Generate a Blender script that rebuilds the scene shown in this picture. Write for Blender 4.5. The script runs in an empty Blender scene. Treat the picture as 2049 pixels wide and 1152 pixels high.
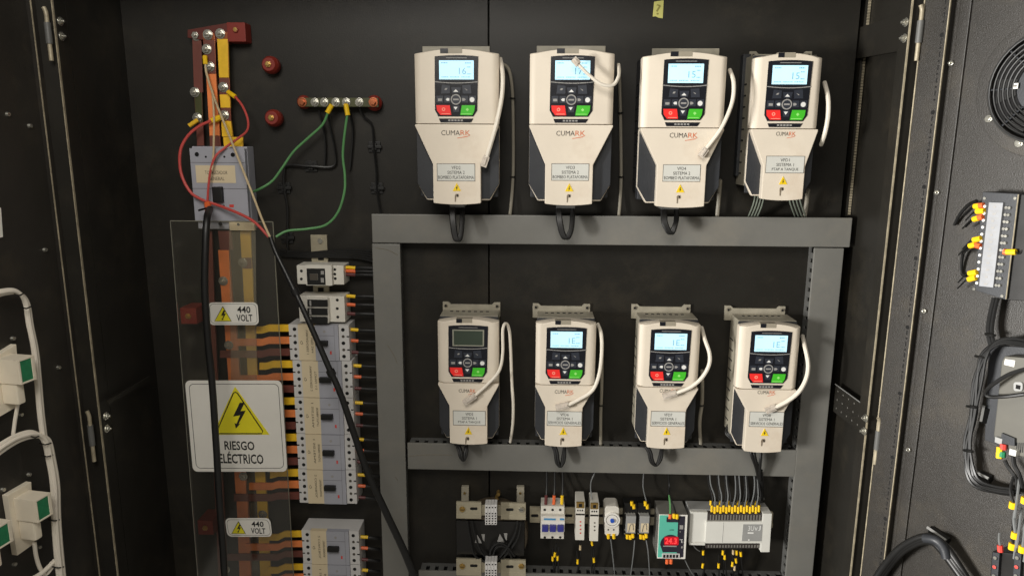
import bpy, bmesh, math, random
from mathutils import Vector, Matrix

random.seed(7)
S = bpy.context.scene
COL = S.collection

# ------------------------------------------------------------------ camera
F_PX, PW, PH = 1428.0, 2049.0, 1152.0
CAM = Vector((0.0, -1.43, 1.50))
_down = Vector((990 - 1024.5, -(7700 - 576), -F_PX)).normalized()
_deep = Vector((1075 - 1024.5, -(290 - 576), -F_PX))
_z = -_down
_y = (_deep - _z * _deep.dot(_z)).normalized()
_x = _y.cross(_z)
ROT = Matrix((_x, _y, _z))                 # camera-space -> world
cam_d = bpy.data.cameras.new('camera')
cam_d.sensor_width = 36.0
cam_d.lens = 36.0 * F_PX / PW
cam_d.clip_start, cam_d.clip_end = 0.05, 60
cam = bpy.data.objects.new('camera', cam_d)
COL.objects.link(cam)
cam.matrix_world = Matrix.Translation(CAM) @ ROT.to_4x4()
S.camera = cam

# ------------------------------------------------------------------ world, lamps, exposure
W = bpy.data.worlds.new('World')
S.world = W
W.use_nodes = True
W.node_tree.nodes['Background'].inputs[0].default_value = (1.0, 0.93, 0.80, 1)
W.node_tree.nodes['Background'].inputs[1].default_value = 0.20


def area(name, loc, target, sx, sy, power, col):
    l = bpy.data.lights.new(name, 'AREA')
    l.shape = 'RECTANGLE'
    l.size, l.size_y, l.energy, l.color = sx, sy, power, col
    o = bpy.data.objects.new(name, l)
    COL.objects.link(o)
    o.location = loc
    o.rotation_euler = (Vector(target) - Vector(loc)).to_track_quat('-Z', 'Y').to_euler()
    return o


area('daylight_left', (-2.38, -1.60, 1.16), (0.50, 0, 1.12), 0.95, 0.55, 235.0, (1.0, 0.975, 0.93))
area('front_fill', (-0.28, -1.50, 2.25), (-0.30, 0, 1.1), 0.8, 0.6, 15.5, (1.0, 0.955, 0.88))  # added soft fill that lifts the drive covers and the left side
S.view_settings.view_transform = 'Standard'
S.view_settings.look = 'None'
S.view_settings.exposure = 0.0
S.view_settings.gamma = 1.0
S.view_settings.use_curve_mapping = False
S.render.engine = 'CYCLES'
S.cycles.max_bounces = 6
S.cycles.transparent_max_bounces = 12
S.cycles.use_denoising = True


# ------------------------------------------------------------------ materials
def lin(c):
    return tuple((v / 255 / 12.92) if v / 255 <= 0.04045 else ((v / 255 + 0.055) / 1.055) ** 2.4 for v in c)


MATS = {}


def pm(name, rgb, rough=0.5, metal=0.0, var=0.12, scale=14.0, bump=0.0, bscale=400.0, emit=0.0, spec=0.5, stain=None, samt=0.3):
    m = bpy.data.materials.new(name)
    m.use_nodes = True
    nt = m.node_tree
    b = nt.nodes['Principled BSDF']
    c = lin(rgb)
    tc = nt.nodes.new('ShaderNodeTexCoord')
    nz = nt.nodes.new('ShaderNodeTexNoise')
    nz.inputs['Scale'].default_value = scale
    nz.inputs['Detail'].default_value = 6
    nz.inputs['Roughness'].default_value = 0.65
    nt.links.new(tc.outputs['Object'], nz.inputs['Vector'])
    cr = nt.nodes.new('ShaderNodeValToRGB')
    cr.color_ramp.elements[0].position = 0.3
    cr.color_ramp.elements[1].position = 0.72
    cr.color_ramp.elements[0].color = tuple(min(1, v * (1 - var)) for v in c) + (1,)
    cr.color_ramp.elements[1].color = tuple(min(1, v * (1 + var)) for v in c) + (1,)
    nt.links.new(nz.outputs['Fac'], cr.inputs['Fac'])
    if stain:
        n3 = nt.nodes.new('ShaderNodeTexNoise')
        n3.inputs['Scale'].default_value = 7.0
        n3.inputs['Detail'].default_value = 9
        n3.inputs['Roughness'].default_value = 0.7
        nt.links.new(tc.outputs['Object'], n3.inputs['Vector'])
        m3 = nt.nodes.new('ShaderNodeMapRange')
        m3.inputs['From Min'].default_value = 0.52
        m3.inputs['From Max'].default_value = 0.78
        m3.inputs['To Max'].default_value = samt
        nt.links.new(n3.outputs['Fac'], m3.inputs['Value'])
        mix = nt.nodes.new('ShaderNodeMix')
        mix.data_type = 'RGBA'
        nt.links.new(m3.outputs['Result'], mix.inputs[0])
        nt.links.new(cr.outputs['Color'], mix.inputs[6])
        mix.inputs[7].default_value = lin(stain) + (1,)
        nt.links.new(mix.outputs[2], b.inputs['Base Color'])
    else:
        nt.links.new(cr.outputs['Color'], b.inputs['Base Color'])
    mr = nt.nodes.new('ShaderNodeMapRange')
    mr.inputs['To Min'].default_value = max(0.03, rough - 0.08)
    mr.inputs['To Max'].default_value = min(1, rough + 0.08)
    nt.links.new(nz.outputs['Fac'], mr.inputs['Value'])
    nt.links.new(mr.outputs['Result'], b.inputs['Roughness'])
    b.inputs['Metallic'].default_value = metal
    b.inputs['Specular IOR Level'].default_value = spec
    if bump:
        n2 = nt.nodes.new('ShaderNodeTexNoise')
        n2.inputs['Scale'].default_value = bscale
        n2.inputs['Detail'].default_value = 3
        nt.links.new(tc.outputs['Object'], n2.inputs['Vector'])
        bp = nt.nodes.new('ShaderNodeBump')
        bp.inputs['Strength'].default_value = bump
        bp.inputs['Distance'].default_value = 0.002
        nt.links.new(n2.outputs['Fac'], bp.inputs['Height'])
        nt.links.new(bp.outputs['Normal'], b.inputs['Normal'])
    if emit:
        b.inputs['Emission Color'].default_value = c + (1,)
        b.inputs['Emission Strength'].default_value = emit
    MATS[name] = m
    return m


BLACKP = pm('black powder coat', (34, 32, 28), 0.46, var=0.22, scale=5, spec=0.32, bump=0.12, bscale=520, stain=(84, 76, 62), samt=0.26)
DOORP = pm('black door coat', (40, 37, 33), 0.42, var=0.22, scale=5, bump=0.30, bscale=800, stain=(96, 86, 68), samt=0.3)
EDGE = pm('bare sheet edge', (158, 148, 126), 0.45, metal=0.2, var=0.35, scale=60)
DUCT = pm('grey duct plastic', (110, 109, 104), 0.5, var=0.10, scale=9, bump=0.03, bscale=60, spec=1.0, stain=(150, 140, 122), samt=0.3)
DUCTD = pm('grey duct side', (92, 92, 90), 0.45, var=0.1)
HOLE = pm('dark opening', (8, 8, 8), 0.9, var=0.1)
CREAM = pm('cream plastic', (220, 209, 192), 0.42, var=0.05, scale=10, bump=0.05, bscale=500, stain=(170, 138, 104), samt=0.4)
CREAMD = pm('grey cream latch', (150, 142, 126), 0.5, var=0.1)
SEAM = pm('cover seam', (120, 108, 92), 0.6)
CHAR = pm('charcoal plastic', (44, 46, 50), 0.45, var=0.15, bump=0.1, bscale=500)
SINK = pm('grey heatsink paint', (160, 154, 138), 0.45, var=0.18, scale=30)
KEYPAD = pm('keypad black', (20, 22, 30), 0.28, var=0.15)
KEYG = pm('keypad key', (44, 48, 58), 0.4)
PRINTW = pm('white print', (225, 225, 222), 0.5, var=0.05)
PRINTG = pm('grey print', (150, 148, 145), 0.5, var=0.05)
INK = pm('black ink', (24, 22, 20), 0.6)
INKG = pm('faded ink', (70, 64, 56), 0.6)
ORNG = pm('orange print', (205, 110, 70), 0.6)
LCD = pm('lit display', (178, 222, 240), 0.3, var=0.06, scale=20, emit=0.62)
LCDI = pm('display segment', (112, 156, 176), 0.4, emit=0.5)
LCDOFF = pm('unlit display', (58, 68, 58), 0.2, var=0.1)
LCDRIM = pm('display rim', (140, 140, 126), 0.4)
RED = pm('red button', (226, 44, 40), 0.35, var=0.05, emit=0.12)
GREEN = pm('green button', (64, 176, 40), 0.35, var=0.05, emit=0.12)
STICK = pm('silver sticker', (205, 205, 198), 0.4, var=0.05)
STICKW = pm('white sticker', (225, 222, 214), 0.5, var=0.04)
BEIGE = pm('beige label', (212, 196, 164), 0.55, var=0.06)
YEL = pm('warning yellow', (235, 200, 20), 0.5, var=0.06)
YELSIGN = pm('sign yellow', (226, 214, 40), 0.45, var=0.08)
CABW = pm('white cable', (226, 218, 204), 0.45, var=0.06)
CABG = pm('grey cable', (150, 144, 130), 0.5, var=0.08)
CABK = pm('black cable', (22, 22, 22), 0.42, var=0.2)
CABR = pm('red cable', (190, 72, 66), 0.5, var=0.1)
CABB = pm('beige lead', (196, 176, 140), 0.5, var=0.1)
CABGN = pm('green cable', (84, 140, 84), 0.5, var=0.1)
WIREG = pm('dark grey wire', (110, 112, 112), 0.35, var=0.2)
PLUG = pm('clear plug', (198, 188, 176), 0.2, var=0.25, scale=200)
FERY = pm('yellow sleeve', (240, 196, 20), 0.45, var=0.1)
FERO = pm('orange sleeve', (226, 104, 52), 0.45, var=0.1)
FERR = pm('brown sleeve', (92, 40, 40), 0.5, var=0.1)
BUSY = pm('yellow busbar sleeve', (240, 192, 44), 0.42, var=0.15, scale=25)
BUSO = pm('orange busbar sleeve', (240, 138, 76), 0.42, var=0.15, scale=25)
BUSB = pm('brown busbar sleeve', (112, 62, 52), 0.45, var=0.15, scale=25)
COPPER = pm('copper', (176, 104, 70), 0.35, metal=0.8, var=0.2)
GBAR = pm('green ground bar', (66, 68, 32), 0.5, var=0.25, scale=40)
INSUL = pm('red insulator', (124, 36, 24), 0.58, var=0.15)
BOLT = pm('zinc bolt', (196, 194, 184), 0.25, metal=0.85, var=0.15, scale=120)
BRASS = pm('brass bolt', (196, 162, 96), 0.3, metal=0.85, var=0.15)
RAIL = pm('zinc rail', (176, 168, 146), 0.4, metal=0.35, var=0.12, scale=50)
MCB = pm('lavender grey breaker', (160, 161, 170), 0.5, var=0.06)
MCBL = pm('light breaker end', (200, 198, 196), 0.5, var=0.06)
MCBW = pm('white breaker', (214, 210, 200), 0.45, var=0.05)
BLUE = pm('blue toggle', (50, 52, 128), 0.4)
BLUEL = pm('blue print', (70, 140, 190), 0.5)
BLUED = pm('blue dial', (30, 80, 180), 0.4)
TEAL = pm('teal face', (92, 186, 164), 0.45, var=0.05)
PSUK = pm('dark face', (40, 38, 50), 0.4)
PSUS = pm('perforated grey side', (128, 126, 120), 0.45, metal=0.2, var=0.12)
LED = pm('red digits', (255, 60, 60), 0.4, emit=1.6)
LEDBG = pm('red window', (180, 20, 34), 0.3, emit=0.35)
PLCW = pm('controller white', (214, 213, 206), 0.45, var=0.04)
PLCG = pm('controller grey', (150, 150, 148), 0.5)
TERM = pm('terminal brown', (60, 54, 52), 0.5)
XFMR = pm('black transformer', (26, 25, 24), 0.35, var=0.3)
LACQ = pm('lacquered winding', (74, 64, 50), 0.35, var=0.35, scale=40)
TIE = pm('black nylon', (14, 14, 13), 0.5)
PCB = pm('green board', (34, 122, 80), 0.5, var=0.25, scale=120)
METERW = pm('meter plastic', (232, 222, 202), 0.5, var=0.08, stain=(170, 150, 120))
HMIG = pm('grey panel back', (88, 86, 79), 0.5, var=0.1, stain=(130, 120, 100))
NOTE = pm('yellow tag', (196, 192, 110), 0.6, var=0.15)
TAGD = pm('olive pen', (136, 130, 60), 0.6)
REDK = pm('red tip', (206, 66, 56), 0.5)

ACR = bpy.data.materials.new('clear acrylic')
ACR.use_nodes = True
_nt = ACR.node_tree
_nt.nodes.clear()
_o = _nt.nodes.new('ShaderNodeOutputMaterial')
_mx = _nt.nodes.new('ShaderNodeMixShader')
_tr = _nt.nodes.new('ShaderNodeBsdfTransparent')
_tr.inputs[0].default_value = (0.97, 0.965, 0.94, 1)
_gl = _nt.nodes.new('ShaderNodeBsdfGlossy')
_gl.inputs['Roughness'].default_value = 0.12
_fr = _nt.nodes.new('ShaderNodeFresnel')
_fr.inputs[0].default_value = 1.45
_nt.links.new(_fr.outputs[0], _mx.inputs[0])
_nt.links.new(_tr.outputs[0], _mx.inputs[1])
_nt.links.new(_gl.outputs[0], _mx.inputs[2])
_df = _nt.nodes.new('ShaderNodeBsdfDiffuse')
_df.inputs[0].default_value = (0.75, 0.72, 0.62, 1)
_m2 = _nt.nodes.new('ShaderNodeMixShader')
_m2.inputs[0].default_value = 0.010
_nt.links.new(_mx.outputs[0], _m2.inputs[1])
_nt.links.new(_df.outputs[0], _m2.inputs[2])
_nt.links.new(_m2.outputs[0], _o.inputs[0])
FROST = bpy.data.materials.new('frosted strip')
FROST.use_nodes = True
_nt = FROST.node_tree
_b = _nt.nodes['Principled BSDF']
_b.inputs['Base Color'].default_value = lin((190, 182, 162)) + (1,)
_b.inputs['Roughness'].default_value = 0.4
_b.inputs['Alpha'].default_value = 0.2
ACRE = pm('painted edge glint', (150, 148, 134), 0.3, var=0.15)  # bright highlight along the cover rim, painted as a pale strip


# ------------------------------------------------------------------ layout frames
class Frame:
    def __init__(s, O, ex, en, ez=(0, 0, 1)):
        s.O, s.ex, s.en, s.ez = Vector(O), Vector(ex).normalized(), Vector(en).normalized(), Vector(ez)

    def w(s, x, d, z):
        return s.O + s.ex * x + s.en * d + s.ez * z

    def at(s, px, py, d=0.0):
        r = ROT @ Vector((px - PW / 2, -(py - PH / 2), -F_PX))
        t = (s.O + s.en * d - CAM).dot(s.en) / r.dot(s.en)
        p = CAM + r * t - s.O
        return p.dot(s.ex), p.dot(s.ez)

    def p(s, px, py, d):
        x, z = s.at(px, py, d)
        return (x, d, z)


PL = Frame((0, 0, 0), (1, 0, 0), (0, -1, 0))


# ------------------------------------------------------------------ mesh builder
_text_cache = {}


def text_geo(s, bold=False):
    key = (s, bold)
    if key not in _text_cache:
        cu = bpy.data.curves.new('t', 'FONT')
        cu.body = s
        cu.resolution_u = 2
        cu.offset = 0.02 if bold else 0.0
        ob = bpy.data.objects.new('t', cu)
        COL.objects.link(ob)
        dg = bpy.context.evaluated_depsgraph_get()
        ev = ob.evaluated_get(dg)
        me = ev.to_mesh()
        vs = [(v.co.x, v.co.y) for v in me.vertices]
        fs = [tuple(p.vertices) for p in me.polygons]
        ev.to_mesh_clear()
        bpy.data.objects.remove(ob)
        bpy.data.curves.remove(cu)
        x0, x1 = min(v[0] for v in vs), max(v[0] for v in vs)
        y0, y1 = min(v[1] for v in vs), max(v[1] for v in vs)
        _text_cache[key] = ([((a - x0) / (x1 - x0), (b - y0) / (y1 - y0)) for a, b in vs], fs)
    return _text_cache[key]


def smooth_path(pts, sub=6):
    pts = [Vector(p) for p in pts]
    if len(pts) < 3:
        return pts
    out = []
    n = len(pts)
    for i in range(n - 1):
        p0, p1, p2, p3 = pts[max(i - 1, 0)], pts[i], pts[i + 1], pts[min(i + 2, n - 1)]
        for k in range(sub):
            t = k / sub
            out.append(0.5 * ((2 * p1) + (p2 - p0) * t + (2 * p0 - 5 * p1 + 4 * p2 - p3) * t * t
                              + (3 * p1 - p0 - 3 * p2 + p3) * t ** 3))
    out.append(pts[-1])
    return out


class MB:
    def __init__(s, m=None, fr=PL):
        s.v, s.f, s.fm, s.m, s.fr, s.ms = [], [], [], m, fr, []

    def mat(s, m):
        s.m = m
        return s

    def _add(s, vs, fs, m=None):
        o = len(s.v)
        s.v += [s.fr.w(*p) for p in vs]
        m = m or s.m
        if m not in s.ms:
            s.ms.append(m)
        k = s.ms.index(m)
        for f in fs:
            s.f.append(tuple(i + o for i in f))
            s.fm.append(k)
        return s

    def box(s, x0, x1, d0, d1, z0, z1, m=None):
        vs = [(x, d, z) for x in (x0, x1) for d in (d0, d1) for z in (z0, z1)]
        return s._add(vs, [(0, 1, 3, 2), (4, 6, 7, 5), (0, 4, 5, 1), (2, 3, 7, 6), (0, 2, 6, 4), (1, 5, 7, 3)], m)

    def pbox(s, px0, py0, px1, py1, d0, d1, m=None):
        px, py = (px0 + px1) / 2, (py0 + py1) / 2
        f = s.fr.at
        return s.box(f(px0, py, d1)[0], f(px1, py, d1)[0], d0, d1, f(px, py1, d1)[1], f(px, py0, d1)[1], m)

    def prism(s, poly, d0, d1, m=None):
        n = len(poly)
        vs = [(x, d0, z) for x, z in poly] + [(x, d1, z) for x, z in poly]
        fs = [tuple(range(n)), tuple(range(n, 2 * n))] + [(i, (i + 1) % n, n + (i + 1) % n, n + i) for i in range(n)]
        return s._add(vs, fs, m)

    def loft(s, pa, da, pb, db, m=None):
        n = len(pa)
        vs = [(x, da, z) for x, z in pa] + [(x, db, z) for x, z in pb]
        fs = [tuple(range(n)), tuple(range(n, 2 * n))] + [(i, (i + 1) % n, n + (i + 1) % n, n + i) for i in range(n)]
        return s._add(vs, fs, m)

    def pprism(s, pp, d0, d1, m=None):
        return s.prism([s.fr.at(a, b, d1) for a, b in pp], d0, d1, m)

    def disc(s, x, z, r, d0, d1, m=None, n=14, r2=None, sx=1.0):
        r2 = r if r2 is None else r2
        vs = [(x + sx * r * math.cos(2 * math.pi * k / n), d0, z + r * math.sin(2 * math.pi * k / n)) for k in range(n)]
        vs += [(x + sx * r2 * math.cos(2 * math.pi * k / n), d1, z + r2 * math.sin(2 * math.pi * k / n)) for k in range(n)]
        fs = [tuple(range(n)), tuple(range(n, 2 * n))] + [(i, (i + 1) % n, n + (i + 1) % n, n + i) for i in range(n)]
        return s._add(vs, fs, m)

    def ring(s, x, z, r0, r1, d0, d1, m=None, n=28):
        vs = []
        for r, d in ((r0, d0), (r1, d0), (r1, d1), (r0, d1)):
            vs += [(x + r * math.cos(2 * math.pi * k / n), d, z + r * math.sin(2 * math.pi * k / n)) for k in range(n)]
        fs = []
        for j in range(4):
            a, b = j * n, ((j + 1) % 4) * n
            fs += [(a + k, a + (k + 1) % n, b + (k + 1) % n, b + k) for k in range(n)]
        return s._add(vs, fs, m)

    def tube(s, pts, r, m=None, n=8, sub=6, r1=None):
        """pts: frame-local points (x, d, z)"""
        P = smooth_path(pts, sub)
        N = len(P)
        vs, fs = [], []
        up = Vector((0.31, 0.9, 0.2)).normalized()
        for i, p in enumerate(P):
            t = (P[min(i + 1, N - 1)] - P[max(i - 1, 0)])
            t = t.normalized() if t.length > 1e-9 else Vector((0, 0, 1))
            a = up - t * up.dot(t)
            if a.length < 1e-4:
                a = t.orthogonal()
            a.normalize()
            b = t.cross(a)
            up = a
            rr = r if r1 is None else r + (r1 - r) * i / (N - 1)
            for k in range(n):
                q = 2 * math.pi * k / n
                vs.append(tuple(p + (a * math.cos(q) + b * math.sin(q)) * rr))
        for i in range(N - 1):
            for k in range(n):
                fs.append((i * n + k, i * n + (k + 1) % n, (i + 1) * n + (k + 1) % n, (i + 1) * n + k))
        fs += [tuple(range(n)), tuple(range((N - 1) * n, N * n))]
        return s._add(vs, fs, m)

    def ptube(s, pp, r, m=None, **k):
        return s.tube([s.fr.p(*q) for q in pp], r, m, **k)

    def text(s, t, x0, x1, z0, z1, d, m=None, rot=False, bold=False):
        vs, fs = text_geo(t, bold)
        if rot:
            q = [(x1 + (x0 - x1) * v, d, z1 + (z0 - z1) * u) for u, v in vs] if rot == 'down' else \
                [(x0 + (x1 - x0) * (1 - v), d, z0 + (z1 - z0) * u) for u, v in vs]
        else:
            q = [(x0 + (x1 - x0) * u, d, z0 + (z1 - z0) * v) for u, v in vs]
        return s._add(q, fs, m)

    def ptext(s, t, px0, py0, px1, py1, d, m=None, rot=False, bold=False):
        px, py = (px0 + px1) / 2, (py0 + py1) / 2
        f = s.fr.at
        return s.text(t, f(px0, py, d)[0], f(px1, py, d)[0], f(px, py1, d)[1], f(px, py0, d)[1], d, m, rot, bold)

    def build(s, name, parent=None, bevel=0.0, seg=2):
        off = parent_loc(parent)
        me = bpy.data.meshes.new(name)
        me.from_pydata([tuple(v - off) for v in s.v], [], s.f)
        for m in s.ms:
            me.materials.append(m)
        me.polygons.foreach_set('material_index', s.fm)
        bm = bmesh.new()
        bm.from_mesh(me)
        bmesh.ops.recalc_face_normals(bm, faces=bm.faces)
        if bevel:
            ed = [e for e in bm.edges if len(e.link_faces) == 2 and e.calc_face_angle(0) > 0.7]
            bmesh.ops.bevel(bm, geom=ed, offset=bevel, segments=seg, affect='EDGES', profile=0.5, clamp_overlap=True)
        bm.to_mesh(me)
        bm.free()
        me.polygons.foreach_set('use_smooth', [True] * len(me.polygons))
        me.set_sharp_from_angle(angle=math.radians(40))
        o = bpy.data.objects.new(name, me)
        COL.objects.link(o)
        if parent is not None:
            o.parent = parent
        if bevel:
            wn = o.modifiers.new('weighted', 'WEIGHTED_NORMAL')
            wn.keep_sharp = True
        return o


_locs = {}


def parent_loc(p):
    v = Vector((0, 0, 0))
    while p is not None:
        v = v + Vector(p.location)
        p = p.parent
    return v


def tag(o, label, cat, group=None, kind=None):
    o['label'] = label
    o['category'] = cat
    if group:
        o['group'] = group
    if kind:
        o['kind'] = kind
    return o


def thing(name, label, cat, loc, group=None):
    o = bpy.data.objects.new(name, None)
    o.empty_display_size = 0.02
    COL.objects.link(o)
    o.location = loc
    return tag(o, label, cat, group)


def hexhead(mb, x, z, r, d, h=0.006, m=None, washer=True):
    if washer:
        mb.disc(x, z, r * 1.35, d, d + 0.0016, m, n=16)
    mb.disc(x, z, r, d + 0.0016, d + h, m, n=6)
    mb.disc(x, z, r * 0.5, d + h, d + h + 0.004, m, n=8, r2=r * 0.4)
    return mb


ATX, ATZ = (lambda px, py, d: PL.at(px, py, d)[0]), (lambda px, py, d: PL.at(px, py, d)[1])
ZT, ZB = PL.at(1024, -70, 0)[1], PL.at(1024, 1300, 0)[1]

# ================================================================== ENCLOSURE
DF = 0.20                                            # depth of the cabinet in front of the mounting plate
XL = ATX(171, 560, DF)
XR = ATX(1763, 560, DF)
xpl, xpr = ATX(288, 560, 0), ATX(1692, 330, 0)
xs = ATX(978, 300, 0)
enc = thing('electrical_cabinet', 'black steel cabinet interior with its back plates, side walls and door frame', 'cabinet', (0, 0.06, ZB))
MB(BLACKP).box(xpl, xs - 0.0015, -0.004, 0, ZB, ZT).build('mounting_plate', enc, 0.0008)['label'] = 'dark plate behind the breakers'
MB(BLACKP).box(xs + 0.0015, xpr, -0.004, 0, ZB, ZT).build('mounting_plate', enc, 0.0008)['label'] = 'dark plate behind the drives'
MB(BLACKP).box(XL - 0.02, XR + 0.045, -0.066, -0.06, ZB, ZT).build('back_wall', enc)
for sx, X in ((-1, XL), (1, XR)):
    wo = 0.026 if sx > 0 else 0.0
    MB(BLACKP).box(X + sx * wo, X + sx * (wo + 0.012), -0.06, DF - 0.0305, ZB, ZT).build('side_wall', enc)
    m = MB(EDGE)
    m.box(X + sx * 0.0003, X + sx * 0.0022, DF + 0.0003, DF + 0.004, ZB, ZT)
    m.build('frame_edge', enc)
    m = MB(BLACKP)
    m.box(X + sx * 0.0, X + sx * 0.09, DF - 0.03, DF, ZB, ZT)
    m.build('frame_lip', enc, 0.001)
MB(BLACKP).box(XL - 0.02, XR + 0.045, -0.066, DF - 0.01, ZT, ZT + 0.004).build('shade_roof', enc)  # unseen top, added to shade the upper part of the plates
# serrated corner rail at the right
xa = ATX(1720, 200, -0.002)
m = MB(BLACKP)
zr = ATZ(1700, 434, 0)
m.box(xa - 0.004, xa + 0.018, -0.055, -0.005, zr, ZT)
for k in range(86):
    z = zr + 0.004 + k * (ZT - zr - 0.01) / 86
    m.box(xa + 0.000, xa + 0.004, -0.005, -0.002, z, z + 0.0042, EDGE)
m.box(xa + 0.010, xa + 0.012, -0.005, -0.002, zr, ZT, EDGE)
m.build('corner_rail', enc)


def bracket(corners, perf, sx):
    """sheet bracket lying along a side wall: corners are image points (plate end top, front top, front bottom, plate end bottom)"""
    X = (XR + 0.026 if sx > 0 else XL)
    side = Frame((X - sx * 0.016, 0, 0), (0, -1, 0), (-sx, 0, 0))
    pts = [side.at(a, b, 0.0) for a, b in corners]
    mb = MB(BLACKP, side)
    mb.prism(pts, -0.003, 0.0)
    if perf:
        for i in range(5):
            for j in range(3):
                u, v = (i + 0.6) / 5.6, (j + 0.6) / 3.2
                a = [pts[0][q] * (1 - u) * (1 - v) + pts[1][q] * u * (1 - v) + pts[2][q] * u * v + pts[3][q] * (1 - u) * v for q in (0, 1)]
                mb.disc(a[0], a[1], 0.0020, 0.0, 0.0005, PSUS, n=8)
    if perf:
        mb.tube([(pts[0][0], 0.001, pts[0][1]), (pts[1][0], 0.001, pts[1][1])], 0.0012, PLCG, n=4, sub=1)
    b = mb.build('bracket', enc, 0.0006)
    return b, side


def bbolts(par, side, pts):
    for a, b in pts:
        x, z = side.at(a, b, 0.003)
        hexhead(MB(BOLT, side), x, z, 0.0055, 0.0, 0.005).build('bolt', par, 0.0006)


b, sd = bracket([(1718, 56), (1808, 27), (1803, 102), (1711, 118)], False, 1)
sdl = Frame((XR - 0.0003, 0, 0), (0, -1, 0), (-1, 0, 0))
bbolts(b, sdl, [(1810, 45), (1807, 77)])
b, sd = bracket([(1672, 768), (1735, 814), (1726, 868), (1667, 822)], True, 1)
bbolts(b, sdl, [(1730, 836), (1727, 862)])
b, sd = bracket([(300, 752), (217, 800), (219, 809), (300, 760)], False, -1)
bbolts(b, sd, [(214, 832), (216, 857)])
side_l = Frame((XL + 0.004, 0, 0), (0, -1, 0), (1, 0, 0))
for a, c in ((128, 43), (131, 73)):
    x, z = side_l.at(a, c, 0.003)
    hexhead(MB(BOLT, side_l), x, z, 0.0055, -0.004, 0.004).build('bolt', enc, 0.0006)


def hinge(px, py0, py1, d):
    mb = MB(RAIL)
    x, z0 = PL.at(px, (py0 + py1) / 2, d)
    za, zb = ATZ(px, py1, d), ATZ(px, py0, d)
    L = zb - za
    mb.tube([(x, d, za), (x, d, za + L * 0.34)], 0.0035, EDGE, n=10)
    mb.tube([(x, d, za + L * 0.32), (x, d, za + L * 0.72)], 0.0052, DUCTD, n=12)
    mb.tube([(x, d, za + L * 0.70), (x, d, zb - L * 0.1), (x - 0.003, d, zb)], 0.0035, EDGE, n=10)
    mb.build('hinge', enc)


hinge(1840, 10, 122, DF + 0.012)
hinge(1756, 835, 928, DF + 0.012)
hinge(97, 15, 122, DF + 0.012)
hinge(183, 822, 922, DF + 0.012)

# ================================================================== DOORS
tr = math.radians(27)
hx, hz = PL.at(1818, 400, DF + 0.005)
DR = Frame((hx, -(DF + 0.005), 0), (math.sin(tr), -math.cos(tr), 0), (-math.cos(tr), -math.sin(tr), 0))
tl = math.radians(9)
hx, hz = PL.at(102, 400, DF + 0.005)
DL = Frame((hx, -(DF + 0.005), 0), (math.sin(tl), math.cos(tl), 0), (math.cos(tl), -math.sin(tl), 0))

def partempty(name, label, loc):
    o = bpy.data.objects.new(name, None)
    o.empty_display_size = 0.02
    COL.objects.link(o)
    o.parent = enc
    o.location = Vector(loc) - Vector(enc.location)
    o['label'] = label
    return o


door = partempty('door', 'open right door carrying the fan', DR.w(0, 0, ZB))
xc = DR.at(1857, 400, 0.012)[0]
MB(DOORP, DR).box(0.004, 0.40, -0.012, 0.0, ZB, ZT + 0.1).build('door_panel', door, 0.002)
m = MB(DOORP, DR)
m.box(0.0, xc - 0.001, 0.0, 0.014, ZB, ZT + 0.1)
xh = DR.at(1848, 385, 0.014)[0]
z = ZB + 0.01
k = 0
while z < ZT + 0.08:
    if k % 6 == 0:
        m.disc(xh, z, 0.0036, 0.014, 0.0146, HOLE, n=12)
    else:
        m.disc(xh, z, 0.0018, 0.014, 0.0146, HOLE, n=8)
        m.box(xh - 0.0011, xh + 0.0011, 0.014, 0.0144, z + 0.006, z + 0.014, HOLE)
    z += 0.0195
    k += 1
m.build('stiffener_rail', door, 0.001)
m = MB(EDGE, DR)
m.box(xc - 0.001, xc + 0.0006, 0.0125, 0.0152, ZB, ZT + 0.1)
m.build('rail_edge', door)
m = MB(EDGE, DR)
m.box(-0.0012, 0.0008, 0.0125, 0.0152, ZB, ZT + 0.1)
m.build('rail_edge', door)
m = MB(DOORP, DR)
m.box(xc + 0.008, xc + 0.026, 0.0, 0.004, ZB, ZT + 0.1)
m.build('gasket_strip', door, 0.0015)
for a, c in ((1904, 127), (1876, 385), (1850, 622), (1819, 899)):
    x, z = DR.at(a, c, 0.006)
    hexhead(MB(BOLT, DR), x, z, 0.0042, 0.003, 0.006, washer=False).build('bolt', door, 0.0005)

ldoor = partempty('door', 'open left door carrying the white meters', DL.w(0, 0, ZB))
MB(DOORP, DL).box(-0.62, 0.0, -0.012, 0.0, ZB, ZT + 0.1).build('door_panel', ldoor, 0.002)
xc = DL.at(103, 470, 0.01)[0]
xe = DL.at(116, 560, 0.01)[0]
MB(DOORP, DL).box(-0.002, 0.012, -0.012, 0.010, ZB, ZT + 0.1).build('stiffener_rail', ldoor, 0.001)
MB(EDGE, DL).box(-0.0036, -0.0022, 0.0088, 0.0108, ZB, ZT + 0.1).build('rail_edge', ldoor)
for a, c in ((18, 229), (28, 677), (44, 829), (60, 949), (8, 979), (80, 1094), (31, 1128), (62, 252), (119, 735), (92, 500)):
    x, z = DL.at(a, c, 0.003)
    MB(BOLT, DL).disc(x, z, 0.0042, 0.0, 0.004, r2=0.003).build('screw', ldoor)
m = MB(STICKW, DL)
m.pprism([(-14, 410), (2, 416), (6, 474), (-10, 478)], 0.0, 0.0006)
tag(m.build('paper_sticker'), 'small pale sticker at the edge of the left door', 'sticker')


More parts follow.
